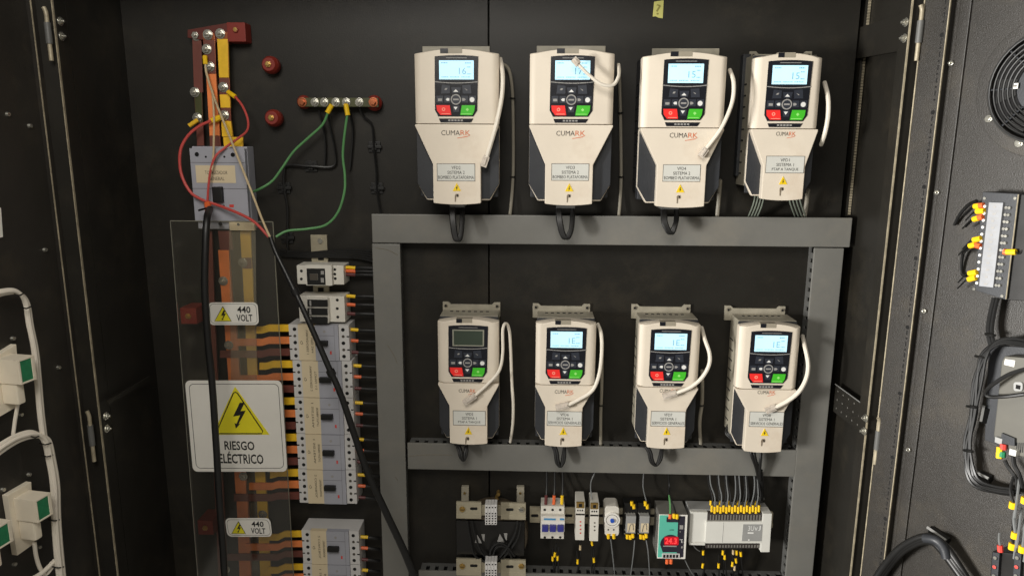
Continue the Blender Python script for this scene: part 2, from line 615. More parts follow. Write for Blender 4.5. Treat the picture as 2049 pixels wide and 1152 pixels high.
# ================================================================== WIRING DUCTS
def duct(label, poly, slots, name='wiring_duct'):
    """poly: outer image rectangle on the cover plane; slots: list of sides with visible combs"""
    px0, py0, px1, py1 = poly
    d1 = 0.036
    f = PL.at
    pyc, pxc = (py0 + py1) / 2, (px0 + px1) / 2
    x0, x1 = f(px0, pyc, d1)[0], f(px1, pyc, d1)[0]
    z0, z1 = f(pxc, py1, d1)[1], f(pxc, py0, d1)[1]
    t = thing(name, label, 'wiring duct', ((x0 + x1) / 2, 0, z0), 'grey wiring ducts')
    MB(DUCT).box(x0, x1, d1 - 0.006, d1, z0, z1).build('duct_cover', t, 0.002)
    m = MB(DUCTD)
    w = 0.003
    m.box(x0 + w, x1 - w, 0.0003, 0.003, z0 + w, z1 - w)
    if x1 - x0 > z1 - z0:
        for za in (z0 + w, z1 - 2 * w):
            m.box(x0 + w, x1 - w, 0.003, 0.009, za, za + w)
            x = x0 + w
            while x < x1 - 0.016:
                m.box(x, x + 0.0115, 0.009, d1 - 0.009, za, za + w)
                x += 0.0195
            m.box(x0 + w, x1 - w, d1 - 0.009, d1 - 0.006, za, za + w)
        m.box(x0 + w, x1 - w, 0.003, 0.004, z0 + 2 * w, z1 - 2 * w, HOLE)
    else:
        for xa in (x0 + w, x1 - 2 * w):
            m.box(xa, xa + w, 0.003, 0.009, z0 + w, z1 - w)
            z = z1 - 0.012
            while z > z0 + 0.016:
                m.box(xa, xa + w, 0.009, d1 - 0.009, z - 0.0115, z)
                z -= 0.0195
            m.box(xa, xa + w, d1 - 0.009, d1 - 0.006, z0 + w, z1 - w)
        m.box(x0 + 2 * w, x1 - 2 * w, 0.003, 0.004, z0 + w, z1 - w, HOLE)
    m.build('slotted_base', t)
    return t, (x0, x1, z0, z1)


BLx = (ATX(744, 493, 0.036), ATX(800.5, 493, 0.036))
BRx = (ATX(1630, 493, 0.036), ATX(1690, 493, 0.036))


def vduct(label, x0, x1, z0, z1):
    d1, w = 0.036, 0.003
    t = thing('wiring_duct', label, 'wiring duct', ((x0 + x1) / 2, 0, z0), 'grey wiring ducts')
    MB(DUCT).box(x0, x1, d1 - 0.006, d1, z0, z1).build('duct_cover', t, 0.002)
    m = MB(DUCTD)
    m.box(x0 + w, x1 - w, 0.0003, 0.003, z0, z1)
    for xa in (x0 + w, x1 - 2 * w):
        m.box(xa, xa + w, 0.003, 0.009, z0, z1)
        z = z1 - 0.012
        while z > z0 + 0.016:
            m.box(xa, xa + w, 0.009, d1 - 0.009, z - 0.0115, z)
            z -= 0.0195
        m.box(xa, xa + w, d1 - 0.009, d1 - 0.006, z0, z1)
    m.box(x0 + 2 * w, x1 - 2 * w, 0.003, 0.004, z0, z1, HOLE)
    m.build('slotted_base', t)
    return t


zt_b = ATZ(1225, 491, 0.036)
vduct('left vertical grey wiring duct between the breaker stack and the drives', BLx[0], BLx[1], ZB, zt_b - 0.0012)
vduct('right vertical grey wiring duct beside the right cabinet wall', BRx[0], BRx[1], ZB, zt_b - 0.0012)
duct('long top grey wiring duct under the four large drives', (744, 432, 1704, 490.5), 'z')
duct('middle grey wiring duct under the four small drives', (815.5, 893, 1593, 946), 'z')
duct('bottom grey wiring duct at the lower edge of the picture', (838, 1150, 1572, 1205), 'z')
# scratches on duct covers are fine scuffs
m = MB(pm('scuff', (118, 112, 98), 0.6))
for q in ([(752, 496), (775, 500), (796, 510)], [(775, 690), (788, 710), (795, 728)], [(790, 953), (796, 961)], [(818, 912), (860, 909), (905, 910)]):
    m.ptube([(a, b, 0.0361) for a, b in q], 0.0006, n=4)
sc = m.build('duct_scuffs')
tag(sc, 'faint pale scratches on the left duct covers', 'scratches', kind='stuff')

# ================================================================== DRIVES
KD = 0.114
KX = (ATX(1186, 180, KD) - ATX(1101, 180, KD)) / 85.0
KZ = (ATZ(1143, 120, KD) - ATZ(1143, 240, KD)) / 120.0


def drive(label, seam, left, right, top, bottom, nl, nr, ny, D, lines, lit, digits, group, flange, lab, tri, latch, logo, sideflange=False):
    f = PL.at
    xl, xr = f(left, seam, D)[0], f(right, seam, D)[0]
    xc, Wd = (xl + xr) / 2, xr - xl
    zs = f(1100, seam, D)[1]
    zt, zb = f(1100, top, D)[1], f(1100, bottom, D)[1]
    nxl, nxr = f(nl, ny, D)[0], f(nr, ny, D)[0]
    zn = f(1100, ny, D)[1]
    t = thing('motor_drive', label, 'motor drive', (xc, 0, zb), group)
    hw = Wd / 2
    large = D > 0.1
    # heatsink body against the plate
    b0 = zb + 0.012
    mb = MB(CHAR if large else SINK)
    mb.box(xc - hw * 0.95, xc + hw * 0.95, 0.004, D * (0.45 if large else 0.685), b0 + 0.01, zt - (0.004 if large else 0.0))
    if not large:
        for k in range(7):
            x = xc - hw * 0.7 + k * hw * 0.2
            mb.box(x, x + hw * 0.12, D * 0.22, D * 0.34, zt - 0.0002, zt + 0.0006, HOLE)
    for k in range(9):
        z = b0 + 0.03 + k * (zt - b0 - 0.06) / 9
        for sx in (-1, 1):
            xx = xc + sx * hw * 0.95
            mb.box(xx - 0.0004, xx + 0.0004, D * 0.08, D * 0.40, z, z + 0.004, HOLE)
    mb.build('heatsink_body', t, 0.002)
    MB(CHAR).box(xc - hw * 0.965, xc + hw * 0.965, D * (0.45 if large else 0.686), D * 0.72, b0 - 0.003, zt - (0.003 if large else 0.001)).build('housing', t, 0.003)
    # flange
    fx0, fx1, fy = flange
    X0, X1, Z1 = f(fx0, fy, 0.005)[0], f(fx1, fy, 0.005)[0], f(1100, fy, 0.005)[1]
    mb = MB(SINK)
    if large:
        mb.box(X0, X1, 0.0005, 0.005, Z1 - 0.04, Z1)
    else:
        e = 0.017
        mb.prism([(X0, Z1 - 0.03), (X0, Z1), (X0 + e * 0.7, Z1), (X0 + e, Z1 - 0.005), (X1 - e, Z1 - 0.005), (X1 - e * 0.7, Z1), (X1, Z1), (X1, Z1 - 0.03)], 0.0005, 0.006)
        for x in (X0 + 0.0065, X1 - 0.0065):
            mb.disc(x, Z1 - 0.0075, 0.0048, 0.006, 0.0068, CREAMD)
            mb.disc(x, Z1 - 0.0075, 0.0032, 0.0068, 0.009, HOLE, n=6)
    mb.build('mounting_flange', t, 0.001)
    if sideflange:
        mb = MB(CHAR)
        sx0, sx1 = f(sideflange[0], 200, 0.02)[0], xc - hw * 0.8
        mb.box(sx0, sx1, 0.0005, 0.02, f(1100, sideflange[2], 0.02)[1], f(1100, sideflange[1], 0.02)[1])
        mb.build('side_flange', t, 0.001)
    # upper front shell
    sag = (zt - zs) * 0.055
    n = 10
    arc = [(xc - hw + 2 * hw * k / n, zt - sag * (2 * k / n - 1) ** 2) for k in range(n + 1)]
    poly = [(xc - hw, zs + 0.0003)] + arc + [(xc + hw, zs + 0.0003)]
    mb = MB(CREAM)
    mb.prism(poly, D * 0.70, D - 0.010)
    ins = [(xc + (x - xc) * (1 - 0.0125 / hw), z) for x, z in poly]
    mb.loft(poly, D - 0.010, ins, D)
    up = mb.build('front_cover', t, 0.0016, 2)
    # lower shell with charcoal cheeks and raised tapered middle
    cz = zb + (zs - zb) * 0.24
    rim = [(xc - hw, zs - 0.0006), (xc - hw * 1.0, cz), (xc - hw * 0.78, zb + 0.004), (xc + hw * 0.78, zb + 0.004), (xc + hw * 1.0, cz), (xc + hw, zs - 0.0006)]
    mb = MB(CREAM)
    mb.prism(rim, D * 0.70, D - 0.017)
    mb.build('lower_shell', t, 0.003)
    q = 0.997
    for sx, nx in ((-1, nxl), (1, nxr)):
        ch = [(xc + sx * hw * q, zs - 0.006), (xc + sx * hw * q, cz + 0.001), (xc + sx * hw * 0.77, zb + 0.007), (nx - sx * 0.004, zb + 0.007), (nx - sx * 0.004, zs - 0.006)]
        MB(CHAR).prism(ch, D - 0.0175, D - 0.0155).build('side_cheek', t, 0.0008)
    sagb = 0.003
    mid = [(nxl + (nxr - nxl) * k / 8, zb - sagb * (1 - (2 * k / 8 - 1) ** 2)) for k in range(9)]
    sh = [(xc - hw, zs - 0.0006), (xc - hw, zs - 0.004), (nxl, zn)] + mid + [(nxr, zn), (xc + hw, zs - 0.004), (xc + hw, zs - 0.0006)]
    mb = MB(CREAM)
    mb.prism(sh, D - 0.017, D - 0.0004)
    mb.build('terminal_cover', t, 0.0018, 2)
    # latch notch on top
    lx = hw * 0.27
    zl = zt - sag * 0.05
    mb = MB(CREAMD)
    lo = -0.1 * hw
    mb.box(xc + lo - lx, xc + lo + lx * 0.9, D - 0.012, D + 0.0006, zl - 0.0075, zl + 0.0012)
    mb.mat(KEYPAD).box(xc + lo - lx, xc + lo - lx * 0.3, D + 0.0006, D + 0.001, zl - 0.0075, zl + 0.001)
    mb.build('top_latch', t, 0.0006)
    # keypad
    kf = lambda a, c: (xc + (1090 + 0.1259 * a - 1143.5) * KX, zs + (249 - 105 - 0.1259 * c) * KZ)
    d = D + 0.0012
    kp = MB(KEYPAD)
    top_arc = [kf(85 + 695 * k / 6, 66 - 20 * (1 - (2 * k / 6 - 1) ** 2)) for k in range(7)]
    kp.prism(top_arc + [kf(760, 925), kf(695, 1022), kf(130, 1022), kf(76, 920)], D - 0.002, d)
    kp.mat(PRINTG)
    for k in range(6):
        a0, a1 = 85 + 690 * k / 6, 85 + 690 * (k + 1) / 6
        s0, s1 = 22 * (1 - (2 * k / 6 - 1) ** 2), 22 * (1 - (2 * (k + 1) / 6 - 1) ** 2)
        kp.prism([kf(a0, 458 + s0), kf(a1, 458 + s1), kf(a1, 474 + s1), kf(a0, 474 + s0)], d, d + 0.0003)
    kp.prism([kf(265, 84), kf(600, 84), kf(600, 96), kf(265, 96)], d, d + 0.0003)
    kp = kp.build('keypad', t, 0.0004, 1)
    if lit:
        sm = MB(LCD)
        sm.prism([kf(155, 130), kf(708, 130), kf(706, 430), kf(155, 430)], d, d + 0.0006)
        sm.mat(LCDI)
        dd = d + 0.0008
        z0, z1 = kf(0, 350)[1], kf(0, 245)[1]
        x0, x1 = kf(470, 0)[0], kf(585, 0)[0]
        sm.text(digits, x0, x1, z0, z1, dd)
        for a0, a1, c0, c1 in ((190, 290, 160, 178), (570, 660, 160, 182), (600, 660, 225, 243), (600, 665, 335, 352), (190, 300, 385, 400), (330, 480, 385, 400), (510, 650, 385, 400)):
            u = a0
            while u < a1:
                w_ = min(random.uniform(9, 24), a1 - u)
                sm.prism([kf(u, c0), kf(u + w_, c0), kf(u + w_, c1), kf(u, c1)], d + 0.0006, dd)
                u += w_ + 7
        sm.build('screen', kp)
    else:
        sm = MB(LCDRIM)
        sm.prism([kf(155, 128), kf(712, 128), kf(708, 436), kf(155, 436)], d, d + 0.0006)
        sm.mat(LCDOFF).prism([kf(180, 150), kf(688, 150), kf(684, 414), kf(180, 414)], d + 0.0006, d + 0.0009)
        sm.build('screen', kp)['label'] = 'unlit dark display'

    def pk(nm, mat_, pts, h=0.0012):
        mm = MB(mat_)
        mm.prism([kf(*p_) for p_ in pts], d, d + h)
        return mm

    mm = pk('stop_button', RED, [(102, 842), (318, 842), (342, 1000), (168, 1000), (112, 930)])
    mm.mat(pm('pale red', (255, 150, 130), 0.5) if 'pale red' not in MATS else MATS['pale red'])
    c_ = kf(218, 908)
    mm.ring(c_[0], c_[1], 0.0016, 0.0032, d + 0.0012, d + 0.0015, n=12)
    mm.prism([kf(180, 976), kf(320, 976), kf(322, 986), kf(182, 986)], d + 0.0012, d + 0.0015)
    mm.build('stop_button', kp)
    mm = pk('start_button', GREEN, [(512, 842), (722, 842), (714, 930), (680, 1003), (486, 1003)])
    mm.mat(pm('pale green', (150, 226, 120), 0.5) if 'pale green' not in MATS else MATS['pale green'])
    c_ = kf(602, 912)
    mm.disc(c_[0], c_[1], 0.003, d + 0.0012, d + 0.0015, n=4)
    mm.prism([kf(500, 976), kf(668, 976), kf(668, 986), kf(500, 986)], d + 0.0012, d + 0.0015)
    mm.build('start_button', kp)
    keys = [([(195, 515), (325, 530), (322, 655), (180, 655)], [(235, 598), (250, 570), (285, 568), (270, 598)]),
            ([(520, 525), (655, 512), (670, 655), (530, 658)], [(555, 570), (600, 592), (604, 606), (590, 604)]),
            ([(105, 690), (212, 690), (212, 800), (105, 800)], [(130, 735), (195, 735), (195, 775), (130, 775)]),
            ([(232, 690), (330, 690), (330, 800), (232, 800)], [(255, 750), (275, 728), (312, 728), (312, 772), (275, 772)]),
            ([(508, 690), (612, 690), (612, 800), (508, 800)], [(520, 728), (552, 728), (578, 750), (552, 772), (520, 772)]),
            ([(630, 690), (740, 690), (740, 800), (630, 800)], None),
            ([(345, 555), (500, 555), (480, 650), (365, 650)], [(378, 628), (418, 585), (456, 628)]),
            ([(365, 850), (475, 850), (462, 950), (378, 950)], [(378, 868), (446, 868), (412, 918)])]
    for j, (pts, sym) in enumerate(keys):
        mm = pk('key', KEYG, pts, 0.0007)
        mm.mat(PRINTG if j in (0, 1, 2, 4) else PRINTW)
        if sym:
            mm.prism([kf(*p_) for p_ in sym], d + 0.0007, d + 0.001)
        else:
            c_ = kf(678, 752)
            mm.disc(c_[0], c_[1], 0.0044, d + 0.0007, d + 0.001, n=14)
        mm.build('key', kp)
    c_ = kf(418, 750)
    mm = MB(PRINTG)
    mm.ring(c_[0], c_[1], 0.0072, 0.0092, d, d + 0.0012)
    mm.mat(KEYG).disc(c_[0], c_[1], 0.0071, d, d + 0.0009)
    mm.mat(PRINTG).box(c_[0] - 0.005, c_[0] + 0.005, d + 0.0009, d + 0.0011, c_[1] - 0.0014, c_[1] + 0.0014)
    mm.build('select_ring', kp)
    mm = MB(KEYPAD)
    mm.prism([kf(138, 1056), kf(697, 1056), kf(656, 1119), kf(165, 1119)], D - 0.002, D + 0.001)
    mm.mat(PRINTG)
    for k in range(5):
        mm.prism([kf(290 + 50 * k, 1074), kf(325 + 50 * k, 1074), kf(325 + 50 * k, 1100), kf(290 + 50 * k, 1100)], D + 0.001, D + 0.0013)
    mm.build('badge_strip', t)
    # logo lettering
    d2 = D
    lx0, ly0, lx1, ly1 = logo
    lw = lx1 - lx0
    mm = MB(INKG)
    mm.ptext('CUMA', lx0, ly0, lx0 + lw * 0.64, ly1, d2)
    mm.mat(ORNG).ptext('RK', lx0 + lw * 0.66, ly0, lx1, ly1, d2)
    hh = ly1 - ly0
    mm.pprism([(lx0 + lw * 0.55, ly1 + hh * 0.5), (lx1 - lw * 0.1, ly1 + hh * 0.15), (lx1, ly1 - hh * 0.05), (lx1 - lw * 0.1, ly1 + hh * 0.3), (lx0 + lw * 0.55, ly1 + hh * 0.62)], d2 - 0.0003, d2 + 0.0001)
    mm.build('logo', t)
    # identification sticker
    a0, c0, a1, c1 = lab
    mm = MB(INKG)
    mm.pbox(a0 - 0.7, c0 - 0.7, a1 + 0.7, c1 + 0.7, D - 0.0006, D)
    mm.mat(STICK).pbox(a0 + 0.3, c0 + 0.3, a1 - 0.3, c1 - 0.3, D, D + 0.0004)
    mm.mat(INK)
    ww, hh = a1 - a0, c1 - c0
    ac = (a0 + a1) / 2
    fr_ = (0.24, 0.46, 0.95 if len(lines[2]) > 13 else 0.70)
    for k, s_ in enumerate(lines):
        y_ = c0 + hh * (0.13 + 0.285 * k)
        mm.ptext(s_, ac - ww * fr_[k] / 2, y_, ac + ww * fr_[k] / 2, y_ + hh * 0.19, D + 0.0006)
    mm.build('name_sticker', t)
    # warning triangle
    a, c, r = tri
    mm = MB(YEL)
    mm.pprism([(a, c - r), (a + r * 0.92, c + r * 0.8), (a - r * 0.92, c + r * 0.8)], D - 0.0004, D + 0.0004)
    mm.mat(INK)
    mm.pprism([(a + 1, c - r * 0.4), (a + 2, c - r * 0.4), (a, c + r * 0.1), (a + 2.2, c + r * 0.1), (a - 1.6, c + r * 0.65), (a - 0.2, c + r * 0.2), (a - 2, c + r * 0.2)], D + 0.0004, D + 0.0007)
    mm.build('warning_triangle', t)
    # latch slot
    a, c0, c1 = latch
    mm = MB(SEAM)
    mm.pprism([(a - 4, c0 + 3), (a - 2, c0), (a + 3, c0), (a + 4, c0 + 4), (a + 2, c0 + 7), (a - 1, c0 + 5), (a - 2.4, c1), (a - 4, c1)], D - 0.001, D + 0.0004)
    mm.mat(HOLE).pprism([(a, c0 + 1), (a + 3, c0 + 2), (a + 3, c0 + 5.5), (a + 0.5, c0 + 4.5)], D + 0.0004, D + 0.0007)
    mm.build('latch_slot', t)
    return t


G1, G2 = 'large motor drives in the upper row', 'small motor drives in the lower row'
BP, SG, PT = 'BOMBEO PLATAFORMA', 'SERVICIOS GENERALES', 'PTAP A TANQUE'
drive('large cream motor drive at the left end of the upper row, above the duct corner', 249, 830, 998, 98, 408, 866, 962, 330, 0.114, ('VFD2', 'SISTEMA 2', BP), True, '16', G1, (845, 980, 93), (875, 328, 950, 362), (914, 375, 9), (914, 388, 404), (883, 261, 941, 271))
drive('large cream motor drive whose screen is crossed by a white lead', 249, 1059, 1227, 98, 408, 1091, 1187, 330, 0.114, ('VFD3', 'SISTEMA 2', BP), True, '17', G1, (1074, 1212, 92), (1104, 328, 1178, 361), (1139, 376, 9), (1138, 389, 405), (1113, 262, 1171, 272))
drive('large cream motor drive with white lead ending beside its orange and grey logo', 255, 1282, 1450, 104, 411, 1315, 1414, 330, 0.114, ('VFD4', 'SISTEMA 2', BP), True, '15', G1, (1305, 1440, 97), (1327, 330, 1401, 363), (1361, 378, 9), (1358, 391, 407), (1340, 266, 1396, 276))
drive('narrow upper drive at the right end, labelled PTAP A TANQUE, lead curving at its right', 256, 1504, 1638, 106, 395, 1528, 1612, 330, 0.095, ('VFD1', 'SISTEMA 1', PT), True, '15', G1, (1500, 1625, 103), (1533, 313, 1609, 346), (1567, 362, 9), (1564, 375, 392), (1553, 264, 1592, 272), sideflange=(1482, 108, 350))
drive('small cream drive with a dark unlit screen, under the first large drive', 769, 876, 998, 640, 890, 899, 975, 815, 0.085, ('VFD5', 'SISTEMA 1', PT), False, '', G2, (886, 1001, 606), (907, 822, 971, 850), (937, 862, 8), (935, 874, 888), (918, 778, 952, 785))
drive('small cream drive with lit screen and its lead plug lying above the SERVICIOS GENERALES sticker', 770, 1071, 1191, 641, 891, 1091, 1166, 815, 0.085, ('VFD6', 'SISTEMA 1', SG), True, '1E', G2, (1066, 1181, 607), (1095, 823, 1164, 851), (1127, 863, 8), (1125, 876, 890), (1110, 780, 1148, 787))
drive('small cream drive whose lead plug covers its logo', 771, 1276, 1398, 641, 891, 1298, 1374, 815, 0.085, ('VFD7', 'SISTEMA 1', SG), True, '1E', G2, (1264, 1382, 606), (1303, 823, 1371, 852), (1334, 863, 8), (1332, 876, 890), (1320, 778, 1356, 785))
drive('small cream drive beside the right wiring duct with a thick white lead', 772, 1474, 1596, 642, 895, 1495, 1571, 815, 0.085, ('VFD8', 'SISTEMA 1', SG), True, '1E', G2, (1451, 1572, 607), (1500, 824, 1568, 853), (1530, 865, 8), (1527, 878, 892), (1516, 781, 1552, 788))


# ---- leads of the drives
def wire(name, label, cat, pts, r, m, group=None, fr=PL, n=8, **k):
    mb = MB(m, fr)
    mb.ptube(pts, r, n=n, **k)
    return tag(mb.build(name), label, cat, group)


def lead(label, pts, r, plug=None, tail=None):
    t = thing('patch_lead', label, 'data lead', PL.w(*PL.p(*pts[0])), 'white patch leads of the drives')
    MB(CABW).ptube(pts, r * 0.86).build('cable', t)
    if plug:
        (a, c, d), (a2, c2, d2) = plug
        p, q = Vector(PL.p(a, c, d)), Vector(PL.p(a2, c2, d2))
        v = (q - p)
        L = v.length
        v.normalize()
        nrm = Vector((0, 1, 0))
        sd_ = v.cross(nrm).normalized()
        mb = MB(PLUG)
        w_ = 0.0058

        def blk(s0, s1, hw_, e0, e1):
            vs = [tuple(p + v * (L * s_) + sd_ * (hw_ * k_) + nrm * e_) for s_ in (s0, s1) for k_ in (-1, 1) for e_ in (e0, e1)]
            mb._add(vs, [(0, 1, 3, 2), (4, 6, 7, 5), (0, 4, 5, 1), (2, 3, 7, 6), (0, 2, 6, 4), (1, 5, 7, 3)])
        blk(0, 1, w_, -0.004, 0.0035)
        blk(0.1, 0.85, w_ * 0.35, 0.0035, 0.006)
        mb.build('plug', t, 0.0006)
    return t


dL = 0.122
lead('white lead hanging down the right edge of the first large drive', [(1001, 118, 0.08), (1006, 150, 0.11), (1004, 195, 0.118), (993, 250, 0.121), (980, 295, 0.121), (973, 318, 0.121)], 0.0046, ((974, 313, 0.121), (967, 334, 0.121)))
lead('white lead sticking out over the lit screen of the second large drive', [(1238, 130, 0.09), (1238, 152, 0.125), (1226, 171, 0.135), (1202, 168, 0.138), (1178, 150, 0.138), (1155, 127, 0.138)], 0.0036, ((1158, 130, 0.138), (1147, 118, 0.138)))
lead('white lead curving over the lower right of the third large drive', [(1460, 140, 0.085), (1468, 165, 0.11), (1465, 205, 0.118), (1446, 252, 0.122), (1424, 284, 0.122), (1408, 303, 0.122)], 0.0042, ((1413, 297, 0.122), (1401, 314, 0.122)))
lead('white lead bowing out right of the narrow upper drive', [(1650, 165, 0.05), (1657, 195, 0.08), (1657, 232, 0.09), (1651, 266, 0.09), (1643, 290, 0.07)], 0.0046)
lead('looped white lead with clear plug on the drive with the dark screen', [(1021, 884, 0.03), (1026, 848, 0.05), (1027, 808, 0.06), (1024, 760, 0.06), (1022, 700, 0.06), (1019, 660, 0.065), (1012, 647, 0.07), (1006, 660, 0.08), (1006, 705, 0.09), (999, 741, 0.094), (976, 768, 0.094), (948, 793, 0.093)], 0.0036, ((952, 790, 0.093), (928, 806, 0.093)))
lead('white lead looping round the lit drive to a plug above its sticker', [(1196, 648, 0.04), (1203, 668, 0.07), (1204, 705, 0.085), (1199, 748, 0.092), (1186, 780, 0.094), (1162, 797, 0.094), (1134, 811, 0.094)], 0.0042, ((1138, 809, 0.094), (1112, 815, 0.094)))
lead('white lead looping across the logo of the third small drive', [(1404, 655, 0.04), (1411, 680, 0.075), (1420, 708, 0.09), (1418, 732, 0.096), (1403, 757, 0.097), (1380, 775, 0.096), (1350, 787, 0.094)], 0.0044, ((1354, 785, 0.094), (1326, 793, 0.094)))
lead('thick white lead looping beside the right wiring duct', [(1606, 672, 0.04), (1611, 695, 0.08), (1617, 728, 0.095), (1613, 757, 0.1), (1598, 784, 0.1), (1574, 803, 0.097), (1548, 816, 0.093)], 0.0048, ((1552, 814, 0.093), (1532, 822, 0.093)))
gg = 'grey signal cables running down to the ducts'
sig = wire('signal_cable', 'grey cable running down right of the first large drive', 'cable', [(1005, 128, 0.03), (1018, 140, 0.02), (1025, 180, 0.014), (1027, 260, 0.01), (1027, 340, 0.01), (1024, 395, 0.012), (1020, 434, 0.02)], 0.0032, CABG, gg)
for a, c, d in [(1026, 197, 0.014), (1026, 354, 0.01)]:
    MB(TIE).ptube([(a - 5, c, d + 0.002), (a, c + 0.5, d + 0.005), (a + 5, c, d + 0.002)], 0.0016, n=6, sub=2).build('cable_tie', sig)
sig = wire('signal_cable', 'grey cable running down right of the second large drive', 'cable', [(1237, 128, 0.04), (1240, 170, 0.02), (1242, 260, 0.01), (1243, 350, 0.01), (1241, 400, 0.012), (1238, 434, 0.02)], 0.0032, CABG, gg)
for a, c, d in [(1241, 226, 0.014), (1243, 354, 0.01)]:
    MB(TIE).ptube([(a - 5, c, d + 0.002), (a, c + 0.5, d + 0.005), (a + 5, c, d + 0.002)], 0.0016, n=6, sub=2).build('cable_tie', sig)
wire('signal_cable', 'short grey cable below right of the third large drive', 'cable', [(1441, 360, 0.03), (1439, 390, 0.02), (1435, 434, 0.02)], 0.004, CABG, gg)
wire('signal_cable', 'short grey cable below right of the narrow upper drive', 'cable', [(1617, 380, 0.03), (1614, 405, 0.02), (1610, 434, 0.02)], 0.004, CABG, gg)
sig = wire('signal_cable', 'grey cable running down right of the second small drive', 'cable', [(1199, 655, 0.02), (1204, 700, 0.02), (1204, 770, 0.015), (1202, 830, 0.015), (1202, 890, 0.02)], 0.0034, CABG, gg)
for a, c, d in [(1204, 710, 0.02), (1203, 811, 0.015)]:
    MB(TIE).ptube([(a - 5, c, d + 0.002), (a, c + 0.5, d + 0.005), (a + 5, c, d + 0.002)], 0.0016, n=6, sub=2).build('cable_tie', sig)
sig = wire('signal_cable', 'grey cable running down right of the third small drive', 'cable', [(1405, 740, 0.03), (1405, 800, 0.02), (1400, 845, 0.02), (1402, 888, 0.02)], 0.0036, CABG, gg)
for a, c, d in [(1404, 811, 0.02)]:
    MB(TIE).ptube([(a - 5, c, d + 0.002), (a, c + 0.5, d + 0.005), (a + 5, c, d + 0.002)], 0.0016, n=6, sub=2).build('cable_tie', sig)
for i, (px, y0, y1, w_, lb) in enumerate(((916, 406, 480, 10, 'first large drive'), (1133, 408, 476, 14, 'second large drive'), (1342, 410, 466, 13, 'third large drive'))):
    t = thing('power_cable', 'black cable loop hanging under the ' + lb, 'cable', PL.w(*PL.p(px, y0, 0.05)), 'black cable loops under the drives')
    for k in range(3):
        o_ = (k - 1) * 3
        MB(CABK).ptube([(px - w_ + o_, y0 - 6, 0.06), (px - w_ + o_, y0 + 30, 0.075), (px - w_ * 0.5 + o_, y1 - 8 + k, 0.08), (px + 1 + o_, y1, 0.08), (px + w_ * 0.7 + o_ * 0.5, y1 - 16, 0.075), (px + w_ * 0.9 + o_ * 0.5, y0 + 22, 0.06), (px + w_ * 0.8, y0, 0.05)], 0.0036).build('strand', t)
    MB(DUCTD).pbox(px - w_ - 6, y0 - 2, px + w_ + 4, y0 + 9, 0.03, 0.07).build('cable_clamp', t, 0.001)
for i, (px, y0, y1, w_, lb) in enumerate(((927, 886, 920, 7, 'drive with the dark screen'), (1121, 887, 932, 9, 'second small drive'), (1312, 888, 930, 13, 'third small drive'))):
    t = thing('power_cable', 'short black cable loop under the ' + lb, 'cable', PL.w(*PL.p(px, y0, 0.05)), 'black cable loops under the drives')
    for k in range(2):
        o_ = (k - 0.5) * 4
        MB(CABK).ptube([(px - w_ * 2 + o_, y0 - 4, 0.05), (px - w_ + o_, y0 + 14, 0.06), (px - w_ * 0.6 + o_, y1 - 8, 0.065), (px + 1, y1, 0.065), (px + w_ * 0.7 + o_, y1 - 14, 0.06), (px + w_, y0, 0.05)], 0.0033).build('strand', t)
    MB(TIE).pbox(px - w_ * 2 - 4, y0 - 2, px + w_, y0 + 6, 0.03, 0.06).build('cable_clamp', t, 0.001)
t = thing('power_cable', 'pair of black cables dropping from the small drive at the right duct', 'cable', PL.w(*PL.p(1510, 890, 0.05)), 'black cable loops under the drives')
for q in ([(1500, 888, 0.05), (1504, 910, 0.06), (1513, 935, 0.055), (1518, 958, 0.045)], [(1507, 888, 0.05), (1510, 912, 0.06), (1516, 935, 0.055), (1521, 960, 0.045)], [(1524, 888, 0.05), (1522, 915, 0.06), (1520, 940, 0.055), (1520, 962, 0.045)]):
    MB(CABK).ptube(q, 0.0033).build('strand', t)
MB(CABK).ptube([(1522, 940, 0.05), (1524, 970, 0.03), (1524, 1000, 0.02)], 0.004).build('strand', t)
t = thing('wire_bundle', 'black wires bending round the lower left of the last small drive', 'wires', PL.w(*PL.p(1460, 860, 0.03)))
for k in range(5):
    MB(CABK).ptube([(1456 + k * 3, 848, 0.03), (1452 + k * 3, 866, 0.04), (1468 + k * 3, 882, 0.05), (1486 + k * 2, 894 + k, 0.05), (1496 + k * 3, 890, 0.05)], 0.0014).build('strand', t)
# wire fan below the narrow upper drive
for k in range(8):
    side = k // 4
    j = k % 4
    px = (1512 + 6 * j) if side == 0 else (1578 + 7 * j)
    e = (px - 16, 428) if side == 0 else (px + 14, 428)
    wire('motor_wire', 'thin grey green wire under the narrow upper drive, left fan' if side == 0 else 'thin grey green wire under the narrow upper drive, right fan', 'wire',
         [(px, 386, 0.05), (px - 3 + 5 * side, 402, 0.055), ((px + e[0]) / 2, 418, 0.045), (e[0], 436, 0.02)], 0.0014, pm('grey green wire', (120, 128, 116), 0.4) if 'grey green wire' not in MATS else MATS['grey green wire'], 'wire fan under the narrow drive', n=6)

